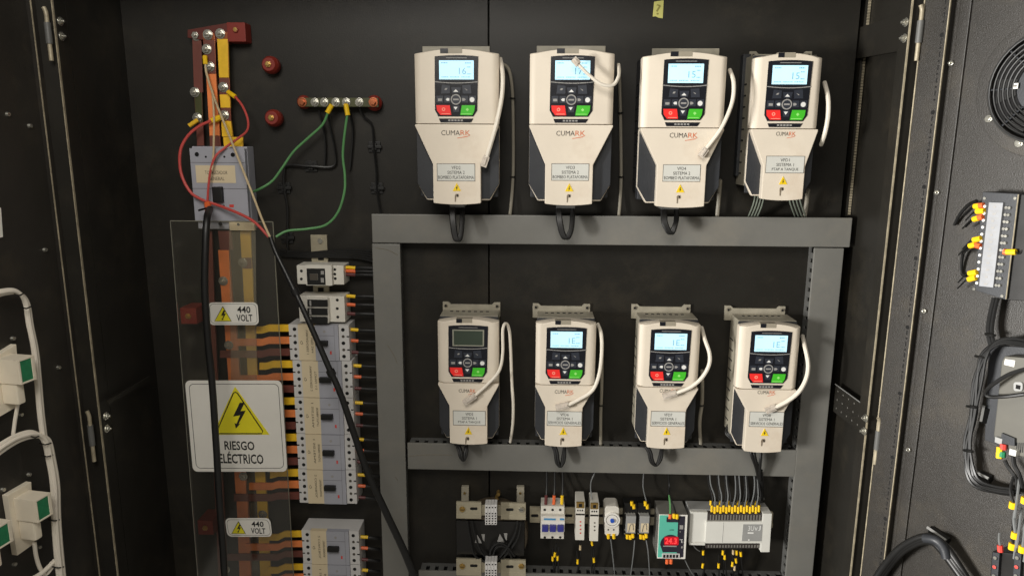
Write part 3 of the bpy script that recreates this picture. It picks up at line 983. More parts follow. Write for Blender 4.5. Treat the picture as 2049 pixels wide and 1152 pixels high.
# ================================================================== LEFT: main breaker, busbars, insulators
mc = thing('main_breaker', 'big grey moulded main breaker below the yellow and orange busbars', 'breaker', PL.w(*PL.p(440, 462, 0)))
D = 0.045
m = MB(MCB)
zt, zb = ATZ(435, 293, D), ATZ(455, 460, D)
x0, x1 = ATX(378, 300, D), ATX(490, 300, D)
m.box(x0, x1, 0.0005, D * 0.75, zb, zt)
m.build('case', mc, 0.002)
m = MB(MCB)
m.box(x0 + 0.001, x1 - 0.001, D * 0.75, D, zb + 0.018, zt - 0.004)
m.mat(INKG).box(x0 + 0.001, x1 - 0.001, D, D + 0.0003, zt - 0.0315, zt - 0.0305)
m.box(x0 + 0.001, x1 - 0.001, D, D + 0.0003, zt - 0.0815, zt - 0.0805)
m.mat(HOLE)
for a, c, r in ((394, 309, 5), (466, 310, 5), (441, 448, 4.5), (412, 314, 2.5), (449, 314, 2.5), (448, 412, 2.5)):
    x, z = PL.at(a, c, D)
    m.disc(x, z, r * 0.0009, D - 0.001, D + 0.0004, n=12)
m.mat(REDK).pbox(459, 409, 468, 415, D, D + 0.0005)
m.build('front_face', mc, 0.0015)
m = MB(BEIGE)
m.pbox(392, 331, 471, 366, D, D + 0.0005)
m.mat(INKG)
m.ptext('TOTALIZADOR', 410, 342, 455, 349, D + 0.0007)
m.ptext('GENERAL', 418, 354, 449, 361, D + 0.0007)
m.build('name_sticker', mc)
m = MB(TIE)
m.pbox(424, 374, 444, 405, D, D + 0.010)
m.build('toggle', mc, 0.002)

bm_ = thing('busbar_support', 'dark red insulating bar with square block holding the three upper busbars', 'insulator', PL.w(*PL.p(430, 90, 0)))
m = MB(INSUL)
m.pprism([(375, 60), (455, 46), (455, 88), (375, 76)], 0.001, 0.022, pm('dark red bar', (92, 34, 24), 0.5))
m.build('support_bar', bm_, 0.001)
m = MB(INSUL)
m.pbox(454, 45, 491, 84, 0.001, 0.03)
x, z = PL.at(472, 60, 0.03)
m.mat(BRASS).disc(x, z, 0.006, 0.03, 0.034, n=6)
m.build('end_block', bm_, 0.0015)


def busbar(label, segs, bolts, mat_, d0, d1):
    a, c = segs[0][0][0], segs[-1][3]
    t = thing('busbar', label, 'busbar', PL.w(*PL.p(a, c, d0)), 'vertical busbars')
    m = MB(mat_)
    xa = None
    for (px0, py0, px1, py1, mm) in segs:
        m.pprism([(px0[0], py0), (px0[1], py0), (px1[1], py1), (px1[0], py1)] if isinstance(px0, tuple) else [(px0, py0), (px1, py0), (px1, py1), (px0, py1)], d0, d1, mm)
    m.build('bar', t, 0.0005)
    for a, c in bolts:
        x, z = PL.at(a, c, d1)
        mb = MB(BOLT)
        hexhead(mb, x, z, 0.0072, d1, 0.007)
        mb.build('bolt', t, 0.0006)
    return t


def seg(l0, r0, y0, l1, r1, y1, mm):
    return ((l0, r0), y0, (l1, r1), y1, mm)


busbar('dark brown upper busbar, leftmost of the three above the main breaker', [seg(384, 402, 66, 388, 406, 185, BUSB), seg(388, 404, 185, 392, 406, 245, GBAR), seg(392, 406, 245, 394, 408, 292, BUSB)], [(393, 72), (390, 185), (395, 236)], BUSB, 0.014, 0.018)
busbar('orange brown upper busbar, middle of the three above the main breaker', [seg(404, 428, 66, 406, 430, 80, COPPER), seg(406, 430, 80, 412, 432, 148, BUSB), seg(412, 432, 148, 419, 440, 272, BUSO), seg(419, 440, 272, 420, 442, 296, BUSB)], [(416, 70), (414, 99), (420, 134)], BUSO, 0.022, 0.026)
busbar('yellow upper busbar, rightmost of the three above the main breaker', [seg(433, 455, 64, 434, 456, 78, COPPER), seg(434, 456, 78, 438, 458, 156, BUSY), seg(438, 459, 156, 439, 460, 189, BUSB), seg(439, 460, 189, 441, 461, 216, BUSY), seg(441, 461, 216, 442, 462, 242, BUSB), seg(442, 462, 242, 444, 466, 274, BUSY), seg(446, 486, 274, 448, 486, 296, BUSY)], [(441, 68), (447, 175), (449, 231)], BUSY, 0.022, 0.026)


def insulator(label, px, py, d=0.03, r=0.0165, brass=BRASS, group='red standoff insulators', square=False):
    t = thing('standoff_insulator', label, 'insulator', PL.w(*PL.p(px, py, 0)), group)
    x, z = PL.at(px, py, d)
    m = MB(INSUL)
    if square:
        m.box(x - r, x + r, 0.0005, d, z - r, z + r)
    else:
        m.disc(x, z, r * 0.82, 0.0005, d * 0.3, n=20, r2=r)
        m.disc(x, z, r, d * 0.3, d * 0.7, n=20)
        m.disc(x, z, r, d * 0.7, d, n=20, r2=r * 0.75)
    m.build('body', t, 0.001)
    m = MB(brass)
    m.disc(x, z, 0.0062, d, d + 0.003, n=6)
    m.disc(x, z, 0.0036, d + 0.003, d + 0.006, n=10)
    m.build('bolt', t, 0.0005)


insulator('upper free red round insulator right of the yellow busbar', 537, 129)
insulator('lower free red round insulator left of the green ground wires', 543, 236)
insulator('red round insulator under the left end of the ground bar', 605, 204, 0.022, 0.013, COPPER)
insulator('red round insulator under the right end of the ground bar', 747, 206, 0.022, 0.015, COPPER)
insulator('red square insulator at the left edge of the clear cover, upper one', 377, 632, 0.05, 0.0165, BRASS, 'red cover standoffs', True)
insulator('red square insulator at the left edge of the clear cover, lower one', 411, 1055, 0.05, 0.0165, BRASS, 'red cover standoffs', True)

gb = thing('ground_bar', 'short horizontal ground bar with a row of shiny bolts', 'ground bar', PL.w(*PL.p(676, 205, 0.022)))
m = MB(GBAR)
m.pbox(598, 196, 757, 214, 0.024, 0.029)
m.build('bar', gb, 0.0006)
for a in (630, 649, 672, 693, 719):
    x, z = PL.at(a, 205, 0.029)
    mb = MB(BOLT)
    hexhead(mb, x, z, 0.0062, 0.029, 0.007)
    mb.build('bolt', gb, 0.0006)
for a in (605, 747):
    x, z = PL.at(a, 205, 0.029)
    mb = MB(COPPER)
    mb.disc(x, z, 0.009, 0.029, 0.031, n=16).disc(x, z, 0.006, 0.031, 0.037, n=6)
    mb.build('bolt', gb, 0.0006)


def lugwire(label, pts, r, m, lug, lm=FERY, cat='wire', group=None, name='lug_wire'):
    t = thing(name, label, cat, PL.w(*PL.p(*pts[0])), group)
    MB(m).ptube(pts, r).build('wire', t)
    MB(lm).ptube(lug, r * 2.0, n=8, sub=1).build('lug_sleeve', t)
    return t


lugwire('green ground wire sweeping down left to the main breaker', [(657, 224, 0.034), (645, 250, 0.03), (618, 275, 0.03), (588, 303, 0.03), (566, 334, 0.035), (545, 362, 0.04), (520, 378, 0.045), (505, 384, 0.03)], 0.0024, CABGN, [(664, 210, 0.033), (655, 226, 0.034)])
lugwire('green ground wire curving down to the probe lead', [(695, 230, 0.034), (690, 265, 0.032), (686, 310, 0.03), (690, 350, 0.035), (689, 385, 0.045), (676, 425, 0.055), (652, 450, 0.06), (615, 458, 0.065), (575, 462, 0.075), (552, 474, 0.085)], 0.0024, CABGN, [(692, 208, 0.033), (696, 231, 0.034)])
lugwire('red lead arching from the yellow busbar to the breaker', [(470, 193, 0.034), (485, 212, 0.04), (496, 240, 0.045), (494, 262, 0.045), (475, 278, 0.045), (450, 296, 0.05), (432, 312, 0.056), (422, 338, 0.058), (417, 375, 0.058), (415, 408, 0.06)], 0.0022, CABR, [(456, 184, 0.03), (471, 194, 0.034)])
lugwire('red lead looping wide left around the main breaker', [(425, 241, 0.036), (400, 252, 0.04), (376, 272, 0.045), (361, 302, 0.05), (362, 345, 0.052), (380, 383, 0.055), (405, 400, 0.058), (440, 412, 0.06), (480, 428, 0.07), (510, 445, 0.08), (538, 474, 0.09)], 0.0028, CABR, [(446, 233, 0.032), (424, 242, 0.036)])
lugwire('beige lead running from the middle busbar down across the breaker', [(411, 128, 0.034), (414, 150, 0.038), (430, 200, 0.042), (446, 240, 0.05), (470, 300, 0.065), (500, 375, 0.08), (525, 440, 0.092), (541, 476, 0.1)], 0.0022, CABB, [(410, 112, 0.032), (411, 129, 0.034)])
wire('probe_wire', 'second beige lead dropping straight onto the breaker sticker', 'wire', [(425, 180, 0.03), (428, 230, 0.04), (428, 270, 0.05), (427, 310, 0.055), (424, 340, 0.058)], 0.002, CABB)
m = MB(BUSY)
m.ptube([(396, 240, 0.024), (378, 252, 0.03)], 0.0042, sub=1)
tag(m.build('cable_lug'), 'small yellow lug on the dark brown busbar bolt', 'lug')
# thick probe leads
t = thing('probe_lead', 'thick black probe lead hanging diagonally in front of the breaker stack', 'test lead', PL.w(*PL.p(541, 474, 0.1)))
MB(CABK).ptube([(541, 474, 0.1), (552, 505, 0.105), (575, 552, 0.115), (612, 630, 0.13), (655, 728, 0.14), (686, 800, 0.145), (730, 930, 0.145), (775, 1030, 0.14), (810, 1105, 0.13), (840, 1180, 0.12)], 0.004, r1=0.0082, n=10).build('cable', t)
m = MB(CABK)
for a, c in ((590, 583), (662, 745), (735, 942)):
    m = MB(CABK)
    m.ptube([(a - 2, c - 5, 0.141 - 0.02 * (a < 600)), (a + 3, c + 6, 0.141 - 0.02 * (a < 600))], 0.0086, n=10, sub=1)
    m.build('tape', t)
t = thing('probe_lead', 'thick black probe lead hanging straight down over the warning sign', 'test lead', PL.w(*PL.p(415, 410, 0.1)))
MB(CABK).ptube([(420, 418, 0.08), (414, 440, 0.12), (411, 500, 0.135), (410, 580, 0.14), (416, 680, 0.14), (424, 760, 0.14), (432, 880, 0.14), (439, 1000, 0.14), (446, 1100, 0.14), (452, 1200, 0.14)], 0.0066, r1=0.0066, n=10).build('cable', t)
m = MB(FERO)
m.ptube([(415, 408, 0.062), (418, 424, 0.08)], 0.0065, sub=1)
m.build('orange_clip', t)
m = MB(CABK)
m.ptube([(398, 421, 0.07), (412, 417, 0.08), (424, 416, 0.08)], 0.002)
m.build('cable_tie', t)

# cable tie mounts and thin black wires on the plate
for a, c, lb in ((622, 333, 'middle black cable tie mount between the green wires'), (568, 376, 'black cable tie mount just right of the main breaker'), (749, 294, 'upper black tie mount under the ground bar end'), (754, 377, 'lower black tie mount above the wiring duct corner'), (574, 476, 'black tie mount at the end of the green wire')):
    t = thing('tie_mount', lb, 'cable tie mount', PL.w(*PL.p(a, c, 0)), 'black cable tie mounts')
    m = MB(TIE)
    m.pbox(a - 12, c - 11, a + 12, c + 11, 0.0003, 0.004)
    m.build('base', t, 0.001)
    m = MB(TIE)
    m.pbox(a - 14, c - 3, a + 14, c + 3, 0.004, 0.010)
    m.pbox(a - 6, c - 7, a + 4, c + 7, 0.004, 0.009)
    m.build('tie', t, 0.0008)
for q, lb in (([(638, 222, 0.02), (646, 250, 0.012), (651, 290, 0.008), (650, 330, 0.008)], 'thin black wire under the second ground bar bolt'),
              ([(655, 222, 0.02), (662, 260, 0.012), (670, 300, 0.008), (668, 332, 0.008), (625, 333, 0.012), (575, 331, 0.008), (568, 345, 0.008), (568, 376, 0.011), (575, 420, 0.008), (574, 476, 0.011), (575, 510, 0.006)], 'thin black wire bundle through the middle tie mounts'),
              ([(719, 216, 0.02), (728, 234, 0.01), (744, 250, 0.008), (748, 294, 0.011), (753, 340, 0.008), (754, 377, 0.011), (762, 425, 0.008), (775, 437, 0.02)], 'thin black wire through the tie mounts at the duct corner'),
              ([(700, 222, 0.02), (706, 260, 0.01), (703, 310, 0.008), (700, 340, 0.008)], 'thin black wire hanging behind the second green wire')):
    wire('thin_wire', lb, 'wire', q, 0.0024, CABK, 'thin black wires on the plate', n=6)
t = thing('wire_bundle', 'black wire bundle crossing behind the vertical rail into the left duct', 'wires', PL.w(*PL.p(660, 508, 0.01)))
for k in range(5):
    MB(CABK).ptube([(560, 500 + 3 * k, 0.006), (610, 506 + 2 * k, 0.009), (660, 502 + 3 * k, 0.009), (710, 500 + 4 * k, 0.009), (748, 503 + 5 * k, 0.012)], 0.0024, n=6).build('strand', t)

# lower vertical busbars behind the clear cover
busbar('orange main busbar running down behind the clear cover', [seg(436, 462, 462, 440, 466, 500, BUSB), seg(436, 458, 500, 444, 466, 610, BUSO), seg(446, 470, 610, 458, 482, 780, BUSO), seg(458, 482, 780, 472, 494, 1000, BUSO), seg(473, 496, 1000, 482, 506, 1230, BUSO)], [(447, 562), (458, 690), (487, 952)], BUSO, 0.022, 0.027)
busbar('yellow main busbar running down behind the clear cover', [seg(480, 501, 462, 483, 503, 515, BUSY), seg(483, 503, 515, 485, 505, 538, BUSB), seg(485, 505, 538, 488, 507, 600, BUSY), seg(488, 507, 600, 498, 518, 800, BUSY), seg(498, 518, 800, 514, 534, 1000, BUSY), seg(514, 534, 1000, 524, 546, 1230, BUSY)], [(486, 525), (526, 1028)], BUSY, 0.022, 0.027)
busbar('dark brown main busbar running down behind the clear cover', [seg(408, 424, 462, 414, 430, 640, BUSB), seg(414, 430, 640, 430, 448, 1000, BUSB), seg(430, 448, 1000, 440, 458, 1230, BUSB)], [(452, 1138)], BUSB, 0.012, 0.017)
m = MB(FROST)
m.pprism([(458, 446), (511, 446), (514, 760), (462, 760)], 0.0345, 0.036)
m.pprism([(486, 945), (518, 945), (528, 1040), (496, 1040)], 0.018, 0.0195)
m.pprism([(496, 1040), (528, 1040), (540, 1230), (508, 1230)], 0.018, 0.0195)
m.mat(BEIGE).pbox(459, 441, 509, 461, 0.034, 0.042)
x, z = PL.at(477, 449, 0.042)
m.mat(BOLT).disc(x, z, 0.003, 0.042, 0.0425)
tag(m.build('barrier_strip'), 'tall translucent beige barrier strip in front of the main busbars', 'barrier strip')

# branch links: breaker stack ordinals
ORD = ['topmost', 'second', 'third', 'fourth', 'lowest']
STACK = [(650, 576, 697), (722, 584, 703), (796, 588, 706), (869, 592, 708), (940, 595, 711), (1008, 598, 712)]
for i in range(5):
    y0, xl_, xr_ = STACK[i]
    y1 = STACK[i + 1][0]
    h = y1 - y0
    for j, (mm, cn, fy) in enumerate(((BUSY, 'yellow', 0.13), (BUSO, 'orange', 0.47), (BUSB, 'brown', 0.80))):
        y = y0 + h * fy
        xs0 = (512, 470, 440)[j] + i * 7
        t = thing('busbar_link', '%s busbar link feeding the left end of the %s breaker of the tall stack' % (cn, ORD[i]), 'busbar link', PL.w(*PL.p(xs0, y, 0.03)), 'busbar links to the tall breaker stack')
        m = MB(mm)
        hgt = 8
        m.pprism([(xs0, y - hgt + 2), (xl_ - 52, y - hgt + 2), (xl_ - 38, y - hgt - 2), (xl_ + 4, y - hgt - 2), (xl_ + 4, y + hgt - 4), (xl_ - 38, y + hgt - 4), (xl_ - 52, y + hgt), (xs0, y + hgt)], 0.028 + 0.0 * j, 0.032)
        m.build('bar', t, 0.0005)
for i in range(2):
    y0 = (1064, 1130)[i]
    for j, (mm, cn, fy) in enumerate(((BUSY, 'yellow', 4), (BUSO, 'orange', 24), (BUSB, 'brown', 44))):
        y = y0 + fy
        xs0 = (536, 490, 455)[j]
        xl_ = 606
        t = thing('busbar_link', '%s busbar link feeding the %s breaker of the bottom stack' % (cn, ('upper', 'lower')[i]), 'busbar link', PL.w(*PL.p(xs0, y, 0.03)), 'busbar links to the bottom stack')
        m = MB(mm)
        m.pprism([(xs0, y), (xl_ - 50, y), (xl_ - 36, y - 6), (xl_ + 4, y - 6), (xl_ + 4, y + 6), (xl_ - 36, y + 6), (xl_ - 50, y + 13), (xs0, y + 13)], 0.028, 0.032)
        m.build('bar', t, 0.0005)


def mccb(label, q, D, group, lines):
    """q: (x_left, x_right, y_top, y_bot) on the front plane"""
    xl_, xr_, yt, yb = q
    yc = (yt + yb) / 2
    f = PL.at
    x0, x1 = f(xl_, yc, D)[0], f(xr_, yc, D)[0]
    z1, z0 = f(650, yt, D)[1], f(650, yb, D)[1]
    w_, h_ = x1 - x0, z1 - z0
    t = thing('moulded_breaker', label, 'breaker', (x0 + w_ / 2, 0, z0), group)
    g = 0.0006
    MB(MCBL).box(x0, x1, 0.0005, D - 0.012, z0 + g, z1 - g).build('case', t, 0.001)
    for nm, a, b in (('terminal_end', 0.0, 0.155), ('terminal_end', 0.83, 1.0)):
        m = MB(MCBL)
        xa, xb = x0 + w_ * a, x0 + w_ * b
        m.box(xa, xb, D - 0.012, D - 0.004, z0 + g, z1 - g)
        xm = xa + (xb - xa) * (0.62 if a == 0 else 0.42)
        for k in range(5):
            z = z1 - h_ * (0.14 + 0.185 * k)
            m.disc(xm, z, 0.0038 if k % 2 == 0 else 0.003, D - 0.004, D - 0.0037, HOLE if k % 2 == 0 else INKG, n=10)
            if k % 2:
                xn = xa if a == 0 else xb
                m.box(min(xn, xn + (0.005 if a == 0 else -0.005)), max(xn, xn + (0.005 if a == 0 else -0.005)), D - 0.0042, D - 0.0036, z - 0.0012, z + 0.0012, HOLE)
        m.build(nm, t)
    m = MB(BEIGE)
    m.box(x0 + w_ * 0.16, x0 + w_ * 0.44, D - 0.012, D - 0.001, z0 + g, z1 - g)
    m.mat(INKG)
    m.text(lines[0], x0 + w_ * 0.37, x0 + w_ * 0.405, z0 + h_ * 0.22, z0 + h_ * 0.72, D - 0.0006, rot='down')
    m.text(lines[1], x0 + w_ * 0.29, x0 + w_ * 0.325, z0 + h_ * 0.18, z0 + h_ * 0.86, D - 0.0006, rot='down')
    m.text('Q', x0 + w_ * 0.19, x0 + w_ * 0.235, z0 + h_ * 0.45, z0 + h_ * 0.55, D - 0.0006, rot='down')
    m.build('name_strip', t)
    m = MB(MCB)
    m.box(x0 + w_ * 0.44, x0 + w_ * 0.828, D - 0.012, D, z0 + g, z1 - g)
    m.mat(INKG)
    m.box(x0 + w_ * 0.44, x0 + w_ * 0.76, D, D + 0.0002, z1 - h_ * 0.30, z1 - h_ * 0.29)
    m.box(x0 + w_ * 0.76, x0 + w_ * 0.765, D, D + 0.0002, z0 + g, z1 - g)
    m.mat(REDK).box(x0 + w_ * 0.68, x0 + w_ * 0.71, D, D + 0.0004, z0 + h_ * 0.19, z0 + h_ * 0.28)
    m.mat(PRINTG).disc(x0 + w_ * 0.6, z1 - h_ * 0.18, 0.003, D, D + 0.0003, n=10)
    m.build('front_face', t, 0.0006)
    m = MB(TIE)
    m.box(x0 + w_ * 0.46, x0 + w_ * 0.66, D, D + 0.009, z0 + h_ * 0.44, z0 + h_ * 0.58)
    m.build('toggle', t, 0.0015)
    return t


TX = [('1 VFD 2A4', 'VARIADORES 1'), ('TOMAS 1-2', 'VARIADORES 2'), ('BOMBA 3 PLAT', '1 SISTEMA'), ('BOMBA 4 PLAT', '1 SISTEMA'), ('TRANSFORMADOR', '2 CONTROL')]
for i in range(5):
    mccb('grey moulded breaker with beige strip, %s of the tall stack of five' % ORD[i], (STACK[i][1] + 2, STACK[i][2] + 1, STACK[i][0], STACK[i + 1][0]), 0.055, 'moulded breakers in the tall stack', TX[i])
mccb('grey moulded breaker under a clear gap, upper one of the bottom stack', (604, 718, 1062, 1129), 0.055, 'moulded breakers in the bottom stack', ('TRANSFORMADOR', '2 CONTROL'))
mccb('grey moulded breaker cut by the lower picture edge, below the bottom stack top', (607, 721, 1129, 1196), 0.055, 'moulded breakers in the bottom stack', ('RESERVA', '1 SISTEMA'))

# outgoing sleeved wires right of the stacks
for i in range(7):
    y0 = STACK[i][0] if i < 5 else (1064, 1130)[i - 5]
    xr_ = STACK[i][2] - 4 if i < 5 else 712
    lbl = ORD[i] + ' breaker of the tall stack' if i < 5 else ('upper', 'lower')[i - 5] + ' breaker of the bottom stack'
    for j, (mm, cn, fy) in enumerate(((FERY, 'yellow', 9), (FERO, 'orange', 31), (FERR, 'brown', 54))):
        y = y0 + fy
        t = thing('outgoing_wire', 'black wire with %s sleeve leaving the %s' % (cn, lbl), 'wire', PL.w(*PL.p(xr_, y, 0.04)), 'sleeved wires leaving the breakers')
        MB(mm).ptube([(xr_ - 3, y - 1, 0.036), (xr_ + 10, y, 0.035), (xr_ + 24, y + 1, 0.032)], 0.0035, n=8, sub=1).build('sleeve', t)
        MB(CABK).ptube([(xr_ + 23, y + 1, 0.032), (xr_ + 36, y + 2, 0.028), (760, y + 3, 0.02)], 0.0036, n=8).build('wire', t)

# vertical DIN rail and its two relays
vr = MB(RAIL)
vr.pbox(626, 470, 658, 660, 0.0005, 0.006)
vr.mat(HOLE)
for c in (516, 580):
    vr.pbox(636, c - 5, 648, c + 5, 0.006, 0.0063)
x, z = PL.at(641, 482, 0.006)
vr.mat(BOLT).disc(x, z, 0.0055, 0.006, 0.0085)
tag(vr.build('mounting_rail', None, 0.0005), 'short vertical zinc rail behind the two white relays', 'din rail')

rl = thing('phase_relay', 'white phase monitor relay with black window, upper device on the vertical rail', 'relay', PL.w(*PL.p(640, 572, 0)))
D = 0.06
MB(MCBW).pbox(594, 531, 688, 569, 0.004, D - 0.012).build('case', rl, 0.0015)
m = MB(MCBW)
m.pbox(612, 530, 664, 571, D - 0.012, D)
m.mat(TIE).pbox(614, 537, 651, 570, D, D + 0.0005)
m.mat(PRINTG).pbox(642, 542, 648, 549, D + 0.0005, D + 0.0008).pbox(642, 556, 648, 565, D + 0.0005, D + 0.0008).pbox(620, 548, 636, 560, D + 0.0005, D + 0.0007, INKG)
m.mat(HOLE)
for a, c in ((603, 542), (603, 558), (670, 539), (670, 548), (671, 557)):
    x, z = PL.at(a, c, D - 0.012)
    m.disc(x, z, 0.003, D - 0.0125, D - 0.0116, n=10)
m.build('front_face', rl, 0.0006)
fs_ = thing('fuse_switch', 'white three pole fuse holder, lower device on the vertical rail', 'fuse holder', PL.w(*PL.p(640, 645, 0)))
m = MB(MCBW)
m.pbox(598, 592, 690, 644, 0.004, D - 0.012)
m.build('case', fs_, 0.0015)
for k in range(3):
    m = MB(TIE)
    m.pbox(615, 600 + 17 * k, 655, 613 + 17 * k, D, D + 0.004)
    m.mat(PRINTG).pbox(619, 601 + 17 * k, 623, 612 + 17 * k, D + 0.004, D + 0.0043)
    m.build('fuse_drawer', fs_, 0.0006)
m = MB(MCBW)
m.pprism([(614, 596), (656, 597), (658, 646), (617, 647)], D - 0.012, D)
m.mat(HOLE)
for a, c in ((675, 600), (675, 617), (676, 634), (607, 617)):
    x, z = PL.at(a, c, D - 0.012)
    m.disc(x, z, 0.0035, D - 0.0125, D - 0.0116, n=10)
m.build('front_face', fs_, 0.0006)
for i, (y, mm, cn, who) in enumerate(((535, FERY, 'yellow', 'phase relay'), (542, FERO, 'orange', 'phase relay'), (549, FERR, 'brown', 'phase relay'), (592, FERY, 'yellow', 'fuse holder'), (609, FERO, 'orange', 'fuse holder'), (627, FERR, 'brown', 'fuse holder'))):
    t = thing('outgoing_wire', 'black wire with %s sleeve at the right end of the white %s' % (cn, who), 'wire', PL.w(*PL.p(690, y, 0.03)), 'sleeved wires leaving the relays')
    MB(mm).ptube([(686, y, 0.03), (698, y, 0.03), (711, y + 1, 0.028)], 0.0035, n=8, sub=1).build('sleeve', t)
    MB(CABK).ptube([(710, y + 1, 0.028), (726, y + 1, 0.022), (752, y + 2, 0.018)], 0.0034, n=8).build('wire', t)

# clear cover with signs
DC = 0.062
m = MB(ACR)
cv = [(341, 442), (546, 444), (592, 1230), (402, 1230)]
m.pprism(cv, DC, DC + 0.003)
cvr = m.build('clear_cover')
tag(cvr, 'large clear acrylic cover sheet over the main busbars', 'clear cover')
me_ = MB(ACRE)
for (a, b) in ((cv[0], cv[1]), (cv[1], cv[2]), (cv[3], cv[0])):
    me_.ptube([(a[0], a[1], DC + 0.0015), (b[0], b[1], DC + 0.0015)], 0.0009, n=4, sub=1)
me_.build('edge_glint', cvr)


def rrect(px0, py0, px1, py1, r, lean=(0, 0), n=5):
    """rounded rectangle in image points; lean shifts the bottom edge (left, right)"""
    out = []
    for cx_, cy_, a0 in ((px1 - r, py0 + r, -90), (px1 - r, py1 - r, 0), (px0 + r, py1 - r, 90), (px0 + r, py0 + r, 180)):
        for k in range(n + 1):
            a = math.radians(a0 + 90 * k / n)
            x, y = cx_ + r * math.cos(a), cy_ + r * math.sin(a)
            u = (y - py0) / (py1 - py0)
            s_ = (x - px0) / (px1 - px0)
            out.append((x + u * (lean[0] * (1 - s_) + lean[1] * s_), y))
    return out


def outline(m, poly, d, r):
    pts = [PL.p(a, b, d) for a, b in poly]
    pts.append(pts[0])
    m.tube(pts, r, n=4, sub=1)


def bolt_shape(cx_, cy_, s):
    base = [(3, -30), (14, -30), (5, -10), (17, -12), (0, 20), (5, 18), (-6, 30), (-9, 17), (-5, 20), (4, -1), (-12, 2)]
    return [(cx_ + a * s, cy_ + b * s) for a, b in base]


D = DC + 0.003
sg = thing('warning_sign', 'large white RIESGO ELÉCTRICO sign with yellow triangle', 'warning sign', PL.w(*PL.p(470, 940, D)))
m = MB(STICKW)
m.pprism(rrect(370, 761, 563, 943, 10, (16, 12)), D, D + 0.0012)
m.mat(INK)
outline(m, rrect(378, 768, 557, 936, 9, (15, 11)), D + 0.0012, 0.0006)
m.ptext('RIESGO', 449, 882, 509, 900, D + 0.0015, bold=True)
m.ptext('ELÉCTRICO', 438, 903, 527, 927, D + 0.0015, bold=True)
m.build('panel', sg)
m = MB(YELSIGN)
m.pprism([(470, 773), (539, 869), (434, 869), (430, 860)], D + 0.0012, D + 0.0016)
tri_ = [(471, 784), (475, 786), (526, 862), (524, 867), (436, 867), (434, 862), (467, 786)]
m.mat(INK)
outline(m, tri_, D + 0.0018, 0.0011)
m.pprism(bolt_shape(477, 831, 0.86), D + 0.0016, D + 0.002)
m.build('hazard_triangle', sg)
for i, (x0_, y0_, x1_, y1_, le, lb) in enumerate(((416, 605, 515, 650, (3, 3), 'small 440 VOLT sign above the large warning sign'), (450, 1036, 540, 1073, (5, 5), 'small 440 VOLT sign below the large warning sign'))):
    sg = thing('voltage_sign', lb, 'warning sign', PL.w(*PL.p(x0_ + 40, y1_, D)), 'small voltage signs')
    m = MB(STICKW)
    m.pprism(rrect(x0_, y0_, x1_, y1_, 9, le), D, D + 0.0012)
    m.mat(INK)
    outline(m, rrect(x0_ + 3, y0_ + 3, x1_ - 3, y1_ - 3, 8, le), D + 0.0012, 0.0004)
    w_, h_ = x1_ - x0_, y1_ - y0_
    m.ptext('440', x0_ + w_ * 0.59, y0_ + h_ * 0.17, x0_ + w_ * 0.86, y0_ + h_ * 0.47, D + 0.0015, bold=True)
    m.ptext('VOLT', x0_ + w_ * 0.58, y0_ + h_ * 0.53, x0_ + w_ * 0.90, y0_ + h_ * 0.84, D + 0.0015, bold=True)
    m.build('panel', sg)
    m = MB(YELSIGN)
    a, c, s_ = x0_ + w_ * 0.30, y0_ + h_ * 0.54, h_ * 0.36
    tq = [(a, c - s_), (a + s_ * 1.05, c + s_ * 0.8), (a - s_ * 1.0, c + s_ * 0.8)]
    m.pprism(tq, D + 0.0012, D + 0.0016)
    m.mat(INK)
    outline(m, tq, D + 0.0017, 0.0007)
    m.pprism(bolt_shape(a + 0.5, c + s_ * 0.1, s_ / 48), D + 0.0016, D + 0.002)
    m.build('hazard_triangle', sg)

# ================================================================== LOWER CENTRE: transformer, DIN devices
tf = thing('control_transformer', 'black control transformer with round wound core behind short zinc rails', 'transformer', PL.w(*PL.p(984, 1150, 0)))
m = MB(XFMR)
x, z = PL.at(988, 1070, 0.03)
m.disc(x, z + 0.004, 0.074, 0.002, 0.045, LACQ, n=36)
m.build('core', tf, 0.006)
m = MB(XFMR)
m.pbox(912, 1042, 1050, 1112, 0.004, 0.05)
m.build('body', tf, 0.004)
m = MB(XFMR)
m.pbox(930, 1100, 1040, 1135, 0.004, 0.045)
m.build('lower_block', tf, 0.004)
for a in (930, 1041):
    m = MB(SINK)
    m.pprism([(a - 7, 974), (a + 8, 974), (a + 8, 1012), (a - 7, 1012)], 0.001, 0.012)
    x, z = PL.at(a, 985, 0.012)
    m.mat(BRASS).disc(x, z, 0.004, 0.012, 0.014)
    m.build('support_foot', tf, 0.001)
for cx_, cy_ in ((960, 1077), (1005, 1075)):
    m = MB(PRINTG)
    m.pprism([(cx_ - 10, cy_ + 8), (cx_ - 5, cy_ - 8), (cx_ + 2, cy_ + 4), (cx_ + 4, cy_ + 9)], 0.05, 0.0503)
    m.pprism([(cx_ + 3, cy_ - 9), (cx_ + 10, cy_ - 9), (cx_ + 9, cy_ + 6), (cx_ + 6, cy_ + 2)], 0.05, 0.0503)
    m.build('sticker_mark', tf)
for a, c in ((997, 987), (994, 996), (992, 1003)):
    m = MB(BRASS)
    x, z = PL.at(a, c, 0.03)
    m.disc(x, z, 0.004, 0.02, 0.034)
    m.build('core_bolt', tf)
